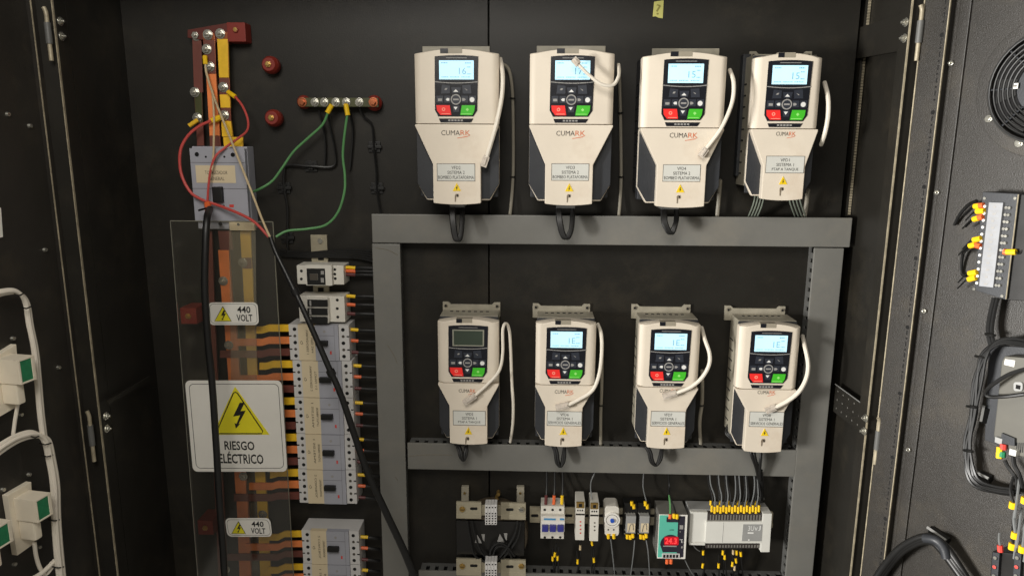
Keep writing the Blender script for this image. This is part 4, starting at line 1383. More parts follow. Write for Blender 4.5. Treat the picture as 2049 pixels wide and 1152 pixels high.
for k, q in enumerate(([(936, 1042), (940, 1070), (950, 1110), (975, 1125)], [(945, 1042), (950, 1065), (962, 1100), (980, 1122)], [(1036, 1042), (1030, 1068), (1015, 1095), (995, 1120)], [(1042, 1045), (1036, 1075), (1020, 1100), (1000, 1122)], [(985, 1120), (990, 1100), (1000, 1092), (1014, 1096), (1024, 1115)], [(980, 1120), (982, 1100), (995, 1086), (1012, 1090), (1030, 1112)])):
    wire('winding_lead', 'black winding lead of the control transformer', 'wire', [(a, c, 0.058 + 0.002 * (k % 3)) for a, c in q], 0.0024, CABK, 'winding leads of the control transformer', n=6)


def din_piece(m, px0, py0, px1, py1, d, slot):
    m.pbox(px0, py0 + (py1 - py0) * 0.18, px1, py0 + (py1 - py0) * 0.74, d - 0.006, d - 0.004)
    m.pbox(px0, py0, px1, py0 + (py1 - py0) * 0.2, d - 0.006, d)
    m.pbox(px0, py0 + (py1 - py0) * 0.72, px1, py1, d - 0.006, d)
    m.pbox(px0, py0 + 1, px1, py0 + (py1 - py0) * 0.76, d - 0.004, d - 0.0005)
    for a in slot:
        m.pprism(rrect(a - 8, (py0 + py1) / 2 - 7, a + 8, (py0 + py1) / 2 - 0.5, 3), d - 0.001, d, HOLE)


for i, (y0, y1, lb) in enumerate(((1004, 1037, 'upper short zinc rail across the transformer'), (1118, 1151, 'lower short zinc rail across the transformer'))):
    t = thing('mounting_rail', lb, 'din rail', PL.w(*PL.p(982, y1, 0.055)), 'short rails of the transformer')
    d = 0.062
    m = MB(RAIL)
    din_piece(m, 913, y0, 963, y1, d, (948,))
    din_piece(m, 1002, y0 + 2, 1052, y1 + 2, d, (1020,))
    m.pbox(960, y0 + 6, 1005, y1 - 6, d - 0.008, d - 0.006)
    m.build('rail', t, 0.0005)
    for a, mm in ((925, BRASS), (1043, BOLT if i == 0 else BRASS)):
        x, z = PL.at(a, y0 + 14, d)
        MB(mm).disc(x, z, 0.0062, d, d + 0.003, r2=0.005).box(x - 0.004, x + 0.004, d + 0.003, d + 0.0033, z - 0.0006, z + 0.0006, HOLE).build('screw', t)
    tb = thing('terminal_block', 'grey terminal block on the %s' % lb, 'terminal block', PL.w(*PL.p(982, y1, d)), 'grey terminal blocks')
    for j in range(4):
        m = MB(MCBL)
        a0 = 970.5 + j * 6
        m.pprism([(a0, y0 + 5), (a0 + 5.6, y0 + 5), (a0 + 5.6, y0 + 45), (a0, y0 + 45)], d, d + 0.022)
        m.mat(HOLE)
        for c in (9, 21, 26, 31, 36, 41):
            m.pbox(a0 + 1.2, y0 + c, a0 + 4.4, y0 + c + 3, d + 0.022, d + 0.0223)
        m.build('terminal', tb, 0.0004)

hr = thing('mounting_rail', 'long horizontal zinc rail carrying the small control devices', 'din rail', PL.w(*PL.p(1320, 1050, 0)))
m = MB(RAIL)
din_piece(m, 1060, 1019, 1547, 1050, 0.012, tuple(1070 + 34 * k for k in range(14)))
m.build('rail', hr, 0.0005)

# three pole breaker
t = thing('miniature_breaker', 'white three pole breaker with blue toggle', 'breaker', PL.w(*PL.p(1105, 1078, 0.012)))
D = 0.062
m = MB(MCBW)
m.pbox(1082, 1012, 1129, 1077, 0.012, D - 0.012)
m.build('case', t, 0.001)
m = MB(MCBW)
m.pbox(1083, 1032, 1130, 1062, D - 0.012, D)
m.mat(BLUEL).pbox(1088, 1036, 1112, 1040, D, D + 0.0004).pbox(1120, 1036, 1129, 1040, D, D + 0.0004)
m.mat(STICKW).pbox(1084, 1042, 1130, 1051, D, D + 0.0003)
mf = m
for k in range(3):
    m = MB(BLUE)
    m.pbox(1084.5 + 15.5 * k, 1052, 1097 + 15.5 * k, 1064, D - 0.004, D + 0.008)
    m.build('toggle', t, 0.001)
m = mf.mat(HOLE)
for k in range(3):
    for c in (1019, 1074):
        x, z = PL.at(1090 + 15.5 * k, c, D - 0.012)
        m.disc(x, z, 0.003, D - 0.0125, D - 0.0116, n=10)
m.build('front_face', t, 0.0006)
for k, (mm, cn) in enumerate(((FERR, 'brown'), (FERO, 'orange'), (FERY, 'yellow'))):
    px = 1092 + 16 * k
    t = thing('control_wire', '%s sleeved black wire entering the white three pole breaker' % cn, 'wire', PL.w(*PL.p(px, 1005, 0.04)), 'sleeved wires of the three pole breaker')
    MB(mm).ptube([(px, 1008, 0.044), (px + 1, 990, 0.04)], 0.0034, sub=1).build('sleeve', t)
    MB(CABK).ptube([(px + 1, 991, 0.04), (px + 2, 970, 0.03), (px + 2, 940, 0.02)], 0.0022, n=6).build('wire', t)


def slim(label, px0, px1, y0, y1, dots, dm):
    t = thing('fuse_terminal', label, 'fuse terminal', PL.w(*PL.p((px0 + px1) / 2, y1, 0.012)), 'slim white fuse terminals')
    D = 0.06
    m = MB(MCBW)
    m.pbox(px0, y0 + 14, px1, y1, 0.012, D)
    m.build('case', t, 0.001)
    m = MB(TIE)
    m.pbox(px0 + 0.5, y0 + 37, px1 - 0.5, y0 + 40, D, D + 0.0004)
    for k in range(3):
        m.pbox(px0 + 3 + 4.5 * k, y0 + 29, px0 + 5.5 + 4.5 * k, y0 + 32, D, D + 0.0004)
    m.build('marking', t)
    m = MB(dm)
    for k in range(dots):
        x, z = PL.at((px0 + px1) / 2 + 0.5, y0 + 53 + 7.5 * k, D)
        m.disc(x, z, 0.0017, D, D + 0.0006, n=8)
    m.build('indicator_dots', t)
    m = MB(BRASS)
    m.pbox(px0 + 1, y0 + 14, px1 - 1, y0 + 26, D - 0.002, D + 0.001)
    m.mat(HOLE).pbox(px0 + 6, y0 + 17, px1 - 5, y0 + 24, D + 0.001, D + 0.0013)
    m.build('wire_clamp', t, 0.0006)


slim('slim white fuse terminal with four red dots', 1152, 1170, 990, 1080, 4, REDK)
slim('slim white fuse terminal with three dark dots', 1180.5, 1198, 992, 1082, 3, INKG)

t = thing('panel_timer', 'white round faced timer with blue centre dial', 'timer', PL.w(*PL.p(1224, 1075, 0.012)))
D = 0.05
m = MB(MCBW)
m.pprism(rrect(1210, 1012, 1239, 1072, 7), 0.012, D)
m.build('case', t, 0.0015)
x, z = PL.at(1224.5, 1038, D)
m = MB(STICKW).disc(x, z, 0.0165, D, D + 0.004, n=24).ring(x, z, 0.012, 0.0128, D + 0.004, D + 0.0043, INKG, n=24)
MB(BLUED).disc(x, z, 0.0042, D + 0.004, D + 0.008, n=16).build('dial_knob', t)
m.mat(HOLE)
for a in (1217, 1228):
    xx, zz = PL.at(a, 1059, D)
    m.disc(xx, zz, 0.0018, D, D + 0.0004, n=8)
m.build('dial_ring', t)
for k, a in enumerate((1217, 1228)):
    MB(FERY).ptube([(a, 1067, 0.05), (a + 0.5, 1076, 0.05)], 0.0035, sub=1).build('wire_sleeve', t)

for i, (x0_, lb) in enumerate(((1248, 'left of the two black socket relays'), (1275, 'right of the two black socket relays'))):
    t = thing('socket_relay', lb + ' with clear cube beside the teal power supply', 'relay', PL.w(*PL.p(x0_ + 12, 1078, 0.012)), 'black socket relays')
    D = 0.05
    sockb = (ATX(x0_, 1042, D - 0.014), ATX(x0_ + 26, 1042, D - 0.014), 0.012, D - 0.014, ATZ(x0_ + 13, 1078, D - 0.014), ATZ(x0_ + 13, 1006, D - 0.014))
    m = MB(PLCG)
    m.pbox(x0_ + 5, 1032, x0_ + 24, 1066, D - 0.014, D)
    m.mat(BEIGE).pbox(x0_ + 7, 1046, x0_ + 23, 1064, D, D + 0.0006)
    m.mat(TIE).ptube([(x0_ + 10, 1063, D + 0.001), (x0_ + 13, 1050, D + 0.001), (x0_ + 18, 1048, D + 0.001), (x0_ + 19, 1060, D + 0.001)], 0.0008, n=4)
    m.build('relay_cube', t, 0.0008)
    m = MB(TIE)
    m.box(*sockb)
    m.mat(BOLT)
    for k in range(4):
        xx, zz = PL.at(x0_ + 3 + 6 * k, 1025, D - 0.014)
        m.disc(xx, zz, 0.002, D - 0.0145, D - 0.012, n=8)
    for c in (1058, 1066):
        xx, zz = PL.at(x0_ + 2, c, D - 0.014)
        m.disc(xx, zz, 0.002, D - 0.0145, D - 0.012, n=8)
    m.build('socket', t, 0.0005)
    for a, c in ((x0_ + 16, 1006), (x0_ + 20, 1012), (x0_ + 7, 1072), (x0_ + 13, 1073), (x0_ + 18, 1070)):
        MB(FERY).ptube([(a, c - 4, D - 0.01), (a + 0.6, c + 5, D - 0.008)], 0.0034, sub=1).build('wire_sleeve', t)

# teal power supply
t = thing('power_supply', 'teal and dark power supply with red lit digits', 'power supply', PL.w(*PL.p(1345, 1118, 0.012)))
D = 0.066
m = MB(PSUS)
x0_, x1_ = ATX(1317, 1070, D), ATX(1374, 1070, D)
z0_, z1_ = ATZ(1345, 1117, D), ATZ(1345, 1029, D)
m.box(x0_, x1_, 0.006, D - 0.002, z0_, z1_)
m.mat(HOLE)
for i in range(9):
    for j in range(6):
        zz = z0_ + 0.01 + i * (z1_ - z0_ - 0.02) / 8
        dd = 0.014 + j * 0.008
        m.box(x0_ - 0.0003, x0_ + 0.0002, dd, dd + 0.004, zz, zz + 0.003)
m.build('case', t, 0.0006)
m = MB(STICKW)
m.box(x0_, x1_, D - 0.002, D, z0_, z1_)
m.build('front_frame', t, 0.0006)
m = MB(TEAL)
m.pprism([(1320, 1030), (1357, 1030), (1356, 1114), (1316, 1114)], D, D + 0.0005)
m.mat(PSUK).pprism([(1357, 1032), (1371, 1032), (1367, 1114), (1354, 1114)], D, D + 0.0006)
xx, zz = PL.at(1342, 1090, D)
pts = []
for k in range(13):
    a = math.pi * k / 12
    pts.append((1342 + 21 * math.cos(a), 1089 - 20 * math.sin(a)))
m.pprism([(1363, 1104)] + pts + [(1326, 1104)], D + 0.0005, D + 0.0009)
m.mat(INK).ptext('OK', 1340, 1058, 1349, 1061, D + 0.0008)
m.mat(PRINTW).ptext('CE', 1358, 1078, 1366, 1085, D + 0.0009)
m.pbox(1360, 1050, 1367, 1058, D + 0.0006, D + 0.0008, PRINTG).pbox(1360, 1062, 1362, 1064, D + 0.0006, D + 0.0008, PRINTG).pbox(1327, 1091, 1354, 1093, D + 0.0009, D + 0.0011, PRINTG).pbox(1358, 1092, 1366, 1096, D + 0.0006, D + 0.0008, PRINTG)
m.build('face_panel', t)
m = MB(LEDBG)
m.pprism(rrect(1329, 1073, 1358, 1090, 3), D + 0.0009, D + 0.0013)
m.mat(LED).ptext('24.3', 1331, 1076, 1354, 1087, D + 0.0016)
m.build('lit_display', t)
m = MB(MCBL)
m.pbox(1325, 1107, 1360, 1116, D, D + 0.003)
for k in range(5):
    m.pbox(1327 + 6.4 * k, 1109, 1331.5 + 6.4 * k, 1115, D + 0.003, D + 0.0034, HOLE)
m.build('output_terminals', t)
m = MB(PSUK)
m.pbox(1334, 1035, 1357, 1044, D, D + 0.003)
m.build('input_terminals', t)
for i, (a, c, mm) in enumerate(((1341, 1028, FERO), (1349, 1027, FERY), (1355, 1028, FERY), (1335, 1118, FERO), (1343, 1118, FERO))):
    MB(mm).ptube([(a, c, D + 0.001), (a - 0.5, c + 9, D + 0.003)], 0.0035, sub=1).build('wire_sleeve', t)
for q, lb, mm in (([(1337, 940, 0.03), (1339, 968, 0.03), (1339, 990, 0.05), (1348, 1012, 0.068), (1352, 1026, 0.068)], 'thin dark wire dropping from the middle duct onto the power supply', CABK), ([(1339, 990, 0.05), (1341, 1010, 0.066), (1341, 1027, 0.068)], 'green wire end on top of the power supply', CABGN)):
    wire('supply_wire', lb, 'wire', q, 0.002, mm, n=6)

# white controller
t = thing('logic_controller', 'white controller with a row of yellow sleeved wires on top', 'controller', PL.w(*PL.p(1460, 1105, 0.012)))
D = 0.062
f = PL.at
x0_, x1_ = ATX(1380, 1060, D), ATX(1543, 1060, D)
z1_, z0_ = ATZ(1460, 1027, D), ATZ(1460, 1088, D)
m = MB(PLCG)
m.box(x0_, x1_, 0.010, D - 0.016, z0_ + 0.004, z1_)
m.build('case', t, 0.001)
m = MB(PLCW)
m.pbox(1380, 1024, 1415, 1085, D - 0.016, D - 0.006)
m.build('left_end', t, 0.0015)
m = MB(PLCW)
m.pprism([(1527, 1027), (1545, 1027), (1540, 1104), (1522, 1104)], D - 0.03, D)
m.build('right_end', t, 0.001)
m = MB(PLCW)
m.pprism([(1414, 1043), (1527, 1043), (1524, 1086), (1411, 1086)], D - 0.016, D)
m.mat(PLCG).pprism([(1487, 1048), (1526, 1048), (1524, 1082), (1484, 1082)], D, D + 0.0005)
m.mat(PRINTW)
m.ptext('3U', 1497, 1051, 1509, 1061, D + 0.0008)
m.ptext('v', 1510, 1054, 1516, 1061, D + 0.0008)
m.ptext('J', 1517, 1051, 1522, 1061, D + 0.0008)
m.pbox(1496, 1064, 1508, 1067, D + 0.0005, D + 0.0008).pbox(1497, 1078, 1500, 1081, D + 0.0005, D + 0.0008)
m.mat(PLCG).pbox(1446, 1044, 1447, 1085, D, D + 0.0004)
m.build('front_face', t, 0.0008)
m = MB(TERM)
m.pprism([(1416, 1026), (1526, 1026), (1526, 1042), (1415, 1042)], D - 0.016, D - 0.005)
for k in range(18):
    m.pbox(1420 + 5.8 * k, 1029, 1423.4 + 5.8 * k, 1040, D - 0.005, D - 0.0042, PSUS)
m.build('upper_terminals', t, 0.0006)
m = MB(TERM)
m.pprism([(1413, 1087), (1523, 1087), (1521, 1096), (1412, 1096)], D - 0.02, D - 0.008)
for k in range(18):
    m.pbox(1416 + 5.8 * k, 1089, 1419.4 + 5.8 * k, 1095, D - 0.008, D - 0.0072, PSUS)
m.build('lower_terminals', t, 0.0006)
m = MB(PLCW)
m.pbox(1379, 1086, 1411, 1090, D - 0.02, D - 0.004)
m.build('clip_bar', t, 0.0006)
m = MB(PLCG)
xx, zz = f(1523, 997, 0.012)
m.ring(xx, zz, 0.003, 0.006, 0.010, 0.014, n=14)
m.build('mounting_ear', t)
gl = 'thin dark control wires with yellow sleeves on the white controller'
src = [1416, 1420, 1434, 1437, 1449, 1452, 1455, 1470, 1474, 1478, 1488, 1491, 1494, 1508, 1511, 1514, 1517]
for k in range(17):
    px = 1424 + 5.9 * k
    t = thing('control_wire', 'thin dark wire with yellow sleeve plugged into the top of the white controller', 'wire', PL.w(*PL.p(px, 1025, 0.05)), gl)
    yo = 0 if k % 2 else -3
    MB(FERY).ptube([(px, 1026 + yo, D - 0.004), (px + 0.4, 1013 + yo, D - 0.006)], 0.0026, sub=1).build('sleeve', t)
    if k % 3 == 0:
        MB(FERY).ptube([(px - 2, 1010, D - 0.014), (px - 1.5, 1001, D - 0.016)], 0.0026, sub=1).build('marker', t)
    MB(WIREG if k % 2 else CABK).ptube([(px + 0.4, 1014 + yo, D - 0.006), (px * 0.6 + src[k] * 0.4 + 4, 992, 0.045), (src[k] + 2, 968, 0.034), (src[k], 940, 0.028)], 0.0014, n=6).build('wire', t)
# loose sleeved wires below the devices
lw = [(1111, 1108, 'below the three pole breaker'), (1106, 1116, 'below the three pole breaker'), (1116, 1115, 'below the three pole breaker'), (1161, 1094, 'below the four dot terminal'), (1156, 1122, 'below the four dot terminal'), (1184, 1085, 'below the three dot terminal'), (1188, 1119, 'below the three dot terminal'),
      (1407, 1104, 'below the left end of the white controller'), (1407, 1130, 'below the left end of the white controller'), (1447, 1104, 'below the middle of the white controller'), (1450, 1113, 'below the middle of the white controller'), (1438, 1130, 'below the middle of the white controller'), (1467, 1103, 'below the middle of the white controller'), (1474, 1104, 'below the middle of the white controller'), (1482, 1107, 'below the middle of the white controller'), (1466, 1127, 'below the middle of the white controller'), (1472, 1120, 'below the middle of the white controller'), (1470, 1135, 'below the middle of the white controller')]
for a, c, lb in lw:
    t = thing('control_wire', 'loose dark wire with yellow sleeve ' + lb, 'wire', PL.w(*PL.p(a, c, 0.04)), 'loose sleeved wires ' + lb)
    MB(FERY if (a + c) % 5 else CABB).ptube([(a, c - 4, 0.04), (a + random.uniform(-2, 2), c + 5, 0.04)], 0.0025, sub=1).build('sleeve', t)
    MB(CABK).ptube([(a + random.uniform(-3, 3), c - 22, 0.04), (a, c - 3, 0.04), (a + 1, c + 10, 0.038), (a + random.uniform(-6, 6), 1158, 0.02)], 0.0014, n=6).build('wire', t)
for q, lb in (([(1222, 1078, 0.05), (1226, 1110, 0.045), (1230, 1150, 0.03)], 'thin pale wire below the round timer'), ([(1270, 1080, 0.04), (1267, 1112, 0.045), (1262, 1150, 0.03)], 'thin pale wire below the left socket relay'),
              ([(1293, 1080, 0.04), (1297, 1105, 0.045), (1300, 1150, 0.03)], 'thin pale wire below the right socket relay'), ([(1376, 1072, 0.05), (1390, 1094, 0.05), (1400, 1102, 0.045)], 'thin dark wire between power supply and controller'), ([(1370, 1118, 0.04), (1380, 1138, 0.04), (1392, 1156, 0.03)], 'thin dark wire below the power supply'),
              ([(1190, 946, 0.02), (1183, 962, 0.03), (1182, 980, 0.045), (1185, 998, 0.055)], 'thin dark wire above the three dot terminal'), ([(1288, 946, 0.02), (1287, 975, 0.025), (1294, 1004, 0.035)], 'thin dark wire above the right socket relay')):
    wire('control_wire', lb, 'wire', q, 0.0013, WIREG, n=6)

# yellow tag at the top
m = MB(NOTE)
m.pprism([(1309, 4), (1328, 1), (1326, 37), (1318, 36), (1312, 33), (1306, 34)], 0.0003, 0.0012)
m.mat(TAGD).ptext('?', 1313, 9, 1322, 30, 0.0015)
tag(m.build('paper_tag'), 'small yellow paper tag with a pen mark, stuck high on the plate', 'tag')

# ================================================================== RIGHT DOOR EQUIPMENT
f = DR.at
cx_, cz_ = f(2092, 172, 0.01)
R = f(2092, 172, 0.01)[1] - f(2092, 283, 0.01)[1]
fan = thing('cabinet_fan', 'round black cabinet fan with wire guard on the right door', 'fan', DR.w(cx_, 0, cz_))
m = MB(TIE, DR)
m.ring(cx_, cz_, R * 1.03, R * 1.3, 0.0003, 0.006, DOORP, n=48)
m.ring(cx_, cz_, R * 0.98, R * 1.06, 0.0003, 0.010, TIE, n=48)
m.build('fan_frame', fan, 0.001)
m = MB(HOLE, DR)
m.disc(cx_, cz_, R * 1.02, 0.0003, 0.001, n=40)
m.build('fan_opening', fan)
m = MB(TIE, DR)
for k in range(7):
    a0 = 2 * math.pi * k / 7
    pts = []
    for r_, da in ((0.35, 0), (0.95, 0.25), (0.95, 0.75), (0.35, 0.6)):
        pts.append((cx_ + R * r_ * math.cos(a0 + da), cz_ + R * r_ * math.sin(a0 + da)))
    m.prism(pts, 0.002, 0.004, XFMR)
m.build('fan_blades', fan)
m = MB(CHAR, DR)
m.disc(cx_, cz_, R * 0.52, 0.001, 0.008, n=36)
m.build('fan_hub', fan, 0.001)
m = MB(CHAR, DR)
for k in range(6):
    rr = R * (0.56 + 0.087 * k)
    pts = [(cx_ + rr * math.cos(2 * math.pi * j / 40), 0.012, cz_ + rr * math.sin(2 * math.pi * j / 40)) for j in range(41)]
    m.tube(pts, 0.0013, TIE, n=6, sub=1)
for k in range(8):
    a = 2 * math.pi * (k + 0.02) / 8
    m.tube([(cx_ + R * 0.5 * math.cos(a), 0.0095, cz_ + R * 0.5 * math.sin(a)), (cx_ + R * 1.03 * math.cos(a), 0.0095, cz_ + R * 1.03 * math.sin(a))], 0.0014, CHAR, n=6, sub=1)
m.build('wire_guard', fan)
m = MB(STICKW, DR)
m.pbox(2026, 167, 2037, 178, 0.0122, 0.0126)
m.pbox(2028.5, 171, 2034.5, 174, 0.0126, 0.0128, INKG)
m.build('fan_sticker', fan)
for a, c in ((1978, 238), (2038, 287)):
    x, z = f(a, c, 0.008)
    MB(BOLT, DR).disc(x, z, 0.0055, 0.006, 0.009, n=12).disc(x, z, 0.0034, 0.009, 0.011, n=8).build('screw', fan, 0.0005)

tb = thing('terminal_strip', 'black terminal panel with silver label strip on the right door', 'terminal panel', DR.w(*DR.p(1990, 590, 0)))
m = MB(CHAR, DR)
m.pprism([(1966, 384), (2039, 388), (2013, 600), (1949, 580)], 0.0005, 0.034)
m.build('case', tb, 0.001)
m = MB(XFMR, DR)
m.pprism([(2040, 389), (2140, 392), (2120, 606), (2015, 600)], 0.0005, 0.03)
m.build('side_housing', tb, 0.001)
m = MB(EDGE, DR)
m.ptube([(2038, 389, 0.0345), (2013, 598, 0.0345)], 0.0009, n=6, sub=1)
m.build('panel_edge', tb)
m = MB(pm('darkened silver strip', (146, 148, 152), 0.45, var=0.1, scale=60), DR)  # silver colour darkened to offset the strong light on this door
m.pprism([(1979, 405), (2007, 406), (1987, 575), (1959, 572)], 0.034, 0.0385)
for k in range(12):
    u = (k + 0.5) / 12
    a, c = 1992 - 20 * u, 405 + 168 * u
    m.pprism([(a - 9, c - 4), (a + 10, c - 3.6), (a + 9, c - 2.6), (a - 9, c - 3)], 0.0385, 0.0388, PRINTG)
    m.pprism([(a - 3 - (k % 3), c), (a + 2 + (k % 2) * 3, c), (a + 1, c + 4), (a - 4, c + 4)], 0.0385, 0.0388, PRINTG)
m.build('label_strip', tb)
for k in range(12):
    u = k / 11
    for a, c in ((1972 - 16 * u, 413 + 153 * u), (2014.5 - 20 * u, 415.5 + 155 * u), (2020.5 - 20 * u, 416 + 155 * u)):
        x, z = f(a, c, 0.036)
        MB(PRINTW, DR).disc(x, z, 0.0021, 0.034, 0.038, BOLT if a > 1990 else PRINTW, n=8).build('terminal_screw', tb)
for a, c in ((1971, 397), (2032, 397), (1949.5 + 0.5, 578), (2006, 592)):
    x, z = f(a, c, 0.034)
    MB(BOLT, DR).disc(x, z, 0.0022, 0.034, 0.0355, n=8).build('screw', tb)
for i, (a, c, a2, c2, mm) in enumerate(((1968, 411, 1954, 412, FERO), (1960, 412, 1950, 413, FERY), (1970, 422, 1954, 423, FERY), (1967, 434, 1955, 436, FERO), (1958, 436, 1948, 439, FERY), (1963, 477, 1948, 480, FERY), (1962, 493, 1950, 490, FERO), (1952, 489, 1940, 492, FERY), (1955, 544, 1939, 547, FERY), (1953, 555, 1938, 559, FERY), (2008, 503, 2016, 505, FERO), (2014, 504, 2033, 504, FERY))):
    t = thing('sleeved_wire_end', '%s wire sleeve on the %s of the black terminal panel, %s' % ('orange' if mm is FERO else 'yellow', 'right side' if a > 2000 else 'left side', ('high up' if c < 450 else 'at mid height' if c < 520 else 'near the bottom')), 'wire end', DR.w(*DR.p(a, c, 0.036)), 'wire sleeves on the terminal panel')
    MB(mm, DR).ptube([(a, c, 0.037), (a2, c2, 0.036)], 0.0042, sub=1).build('sleeve', t)
    MB(CABK, DR).ptube([(a2, c2, 0.036), (a2 - 6 if a < 2000 else a2 + 8, c2 + 2, 0.032), (a2 - 22 if a < 2000 else a2 + 26, c2 + (18 if a < 2000 else -22), 0.022)], 0.0012, n=6).build('wire', t)
for q, lb in (([(1955, 402, 0.03), (1938, 410, 0.02), (1920, 430, 0.012), (1910, 450, 0.006)], 'black wire curling from the top of the terminal panel'), ([(1946, 487, 0.03), (1934, 495, 0.02), (1926, 512, 0.012), (1924, 545, 0.006), (1934, 552, 0.01)], 'black wire curling from the middle of the terminal panel')):
    wire('door_wire', lb, 'wire', q, 0.0026, CABK, fr=DR, n=6)

har = thing('cable_harness', 'thick bundle of black cables looping round the grey device on the right door', 'cable harness', DR.w(*DR.p(1975, 670, 0.02)))
paths = [[(1992, 596, 0.02), (1984, 630, 0.022), (1980, 662, 0.024), (1985, 690, 0.026)],
         [(2060, 690, 0.03), (2020, 682, 0.03), (1990, 690, 0.03), (1968, 718, 0.028), (1956, 765, 0.026), (1948, 830, 0.024), (1938, 890, 0.024), (1940, 940, 0.024), (1958, 968, 0.026), (1995, 980, 0.028), (2035, 985, 0.03)]]
for k in range(4):
    MB(CABK, DR).ptube([(a - 4 + 3 * k, c, d + 0.002 * (k % 2)) for a, c, d in paths[0]], 0.0026, n=6).build('strand', har)
for k in range(7):
    ox, oy = (k % 4) * 3.4 - 5, (k // 4) * 3 - 2
    MB(CABK, DR).ptube([(a + ox + 3.5 * math.sin(j * 1.9 + 2.3 * k), c + oy - ox * 0.7 * (j < 3 or j > 7), d + 0.0025 * (k % 2)) for j, (a, c, d) in enumerate(paths[1])], 0.0023, n=6).build('strand', har)
for (a, c) in ((1945, 812), (1938, 900), (1962, 712), (1982, 668)):
    MB(TIE, DR).ptube([(a - 10, c, 0.03), (a, c + 2, 0.034), (a + 10, c + 3, 0.03)], 0.0022, n=6).build('cable_tie', har)
for a0, c0, a1, c1, lb in ((1968, 811, 1962, 842, 'pale tie base left of the grey door device'), (1954, 945, 1978, 957, 'pale tie base at the lower bend of the harness'), (1855, 1054, 1893, 1080, 'pale tie base above the big black loop')):
    m = MB(PLCG, DR)
    m.ptube([(a0, c0, 0.014), (a1, c1, 0.014)], 0.0022, n=4, sub=1)
    m.ptube([(a0 + 6, c0 + 4, 0.006), (a1 + 5, c1 + 2, 0.006)], 0.007, TIE, n=4, sub=1)
    tag(m.build('cable_clip'), lb, 'tie base', 'tie bases on the right door')

hm = thing('operator_panel_back', 'grey back of an operator panel on the right door, looped by cables', 'operator panel', DR.w(*DR.p(2020, 910, 0)))
m = MB(CHAR, DR)
m.pprism([(1978, 690), (2130, 700), (2120, 930), (1970, 880)], 0.0005, 0.006)
m.build('bezel', hm, 0.001)
m = MB(HMIG, DR)
m.pprism([(2004, 722), (2010, 712), (2140, 722), (2130, 930), (2038, 912), (1990, 884), (1988, 868)], 0.006, 0.032)
m.build('case', hm, 0.002)
m = MB(STICKW, DR)
m.pprism([(2011, 718), (2031, 721), (2029, 734), (2009, 729)], 0.032, 0.0325)
m.build('sticker', hm)
m = MB(PLCG, DR)
m.pprism(rrect(2028, 764, 2046, 782, 5), 0.032, 0.035)
m.pprism([(2033, 769), (2042, 771), (2041, 779), (2032, 777)], 0.035, 0.0354, HOLE)
m.build('data_port', hm)
m = MB(CHAR, DR)
m.pprism([(2004, 866), (2030, 877), (2030, 892), (2002, 886)], 0.032, 0.037)
for k in range(4):
    m.pprism([(2034 + 4 * k, 885), (2036 + 4 * k, 885), (2035 + 4 * k, 905), (2033 + 4 * k, 905)], 0.032, 0.0324, HOLE)
m.mat(PLCG).pprism([(1991, 873), (2006, 878), (2004, 890), (1990, 884)], 0.032, 0.038)
m.build('connector', hm, 0.0005)
t = thing('power_plug', 'red, yellow and green plug at the lower edge of the grey operator panel', 'plug', DR.w(*DR.p(2004, 905, 0.036)))
for a, c, mm in ((2008, 893, REDK), (2001, 899, FERY), (2000, 910, FERY), (2006, 908, PCB)):
    MB(mm, DR).ptube([(a, c - 5, 0.036), (a - 0.5, c + 6, 0.037)], 0.0046, sub=1).build('contact', t)
t = thing('data_plug', 'pale blue plug and black cable under the grey operator panel', 'plug', DR.w(*DR.p(2024, 905, 0.036)))
MB(STICK, DR).pprism([(2020, 897), (2034, 901), (2032, 913), (2018, 909)], 0.030, 0.040).build('body', t, 0.0006)
MB(CABK, DR).ptube([(2027, 910, 0.036), (2030, 930, 0.036), (2040, 950, 0.036), (2046, 975, 0.034)], 0.003).build('cable', t)
for q, lb in (([(2052, 738, 0.045), (2020, 748, 0.05), (1985, 770, 0.052), (1972, 785, 0.05), (1980, 793, 0.048), (2010, 793, 0.048), (2050, 788, 0.045)], 'dark cable loop crossing the grey operator panel'), ([(2010, 920, 0.03), (2018, 935, 0.03), (2032, 955, 0.03), (2036, 980, 0.03)], 'thin dark cable below the coloured plug')):
    wire('door_cable', lb, 'cable', q, 0.0028, CABK, fr=DR, n=8)

# terminal wires and contactor in the lower right corner
cb = thing('door_contactor', 'black contactor with red terminals in the lower right corner', 'contactor', DR.w(*DR.p(2015, 1150, 0)))
m = MB(XFMR, DR)
m.pprism([(1984, 1102), (2070, 1110), (2060, 1230), (1976, 1216)], 0.0005, 0.04)
m.build('case', cb, 0.002)
for a in (1986, 2030):
    m = MB(CHAR, DR)
    m.pprism([(a, 1104), (a + 14, 1106), (a + 8, 1190), (a - 6, 1186)], 0.04, 0.046)
    for k in range(4):
        x, z = f(a + 6 - 1.2 * k, 1115 + 18 * k, 0.046)
        m.disc(x, z, 0.0032, 0.046, 0.048, REDK if k % 2 else BOLT, n=10)
    m.build('terminal_row', cb, 0.0006)
t = thing('sleeved_wire_end', 'red tipped wire standing above the black contactor', 'wire end', DR.w(*DR.p(2001, 1095, 0.045)))
MB(REDK, DR).ptube([(2002, 1103, 0.046), (2001, 1090, 0.046)], 0.004, sub=1).build('sleeve', t)
MB(WIREG, DR).ptube([(2001, 1092, 0.046), (1999, 1078, 0.045), (2000, 1066, 0.04)], 0.0016, n=6).build('wire', t)
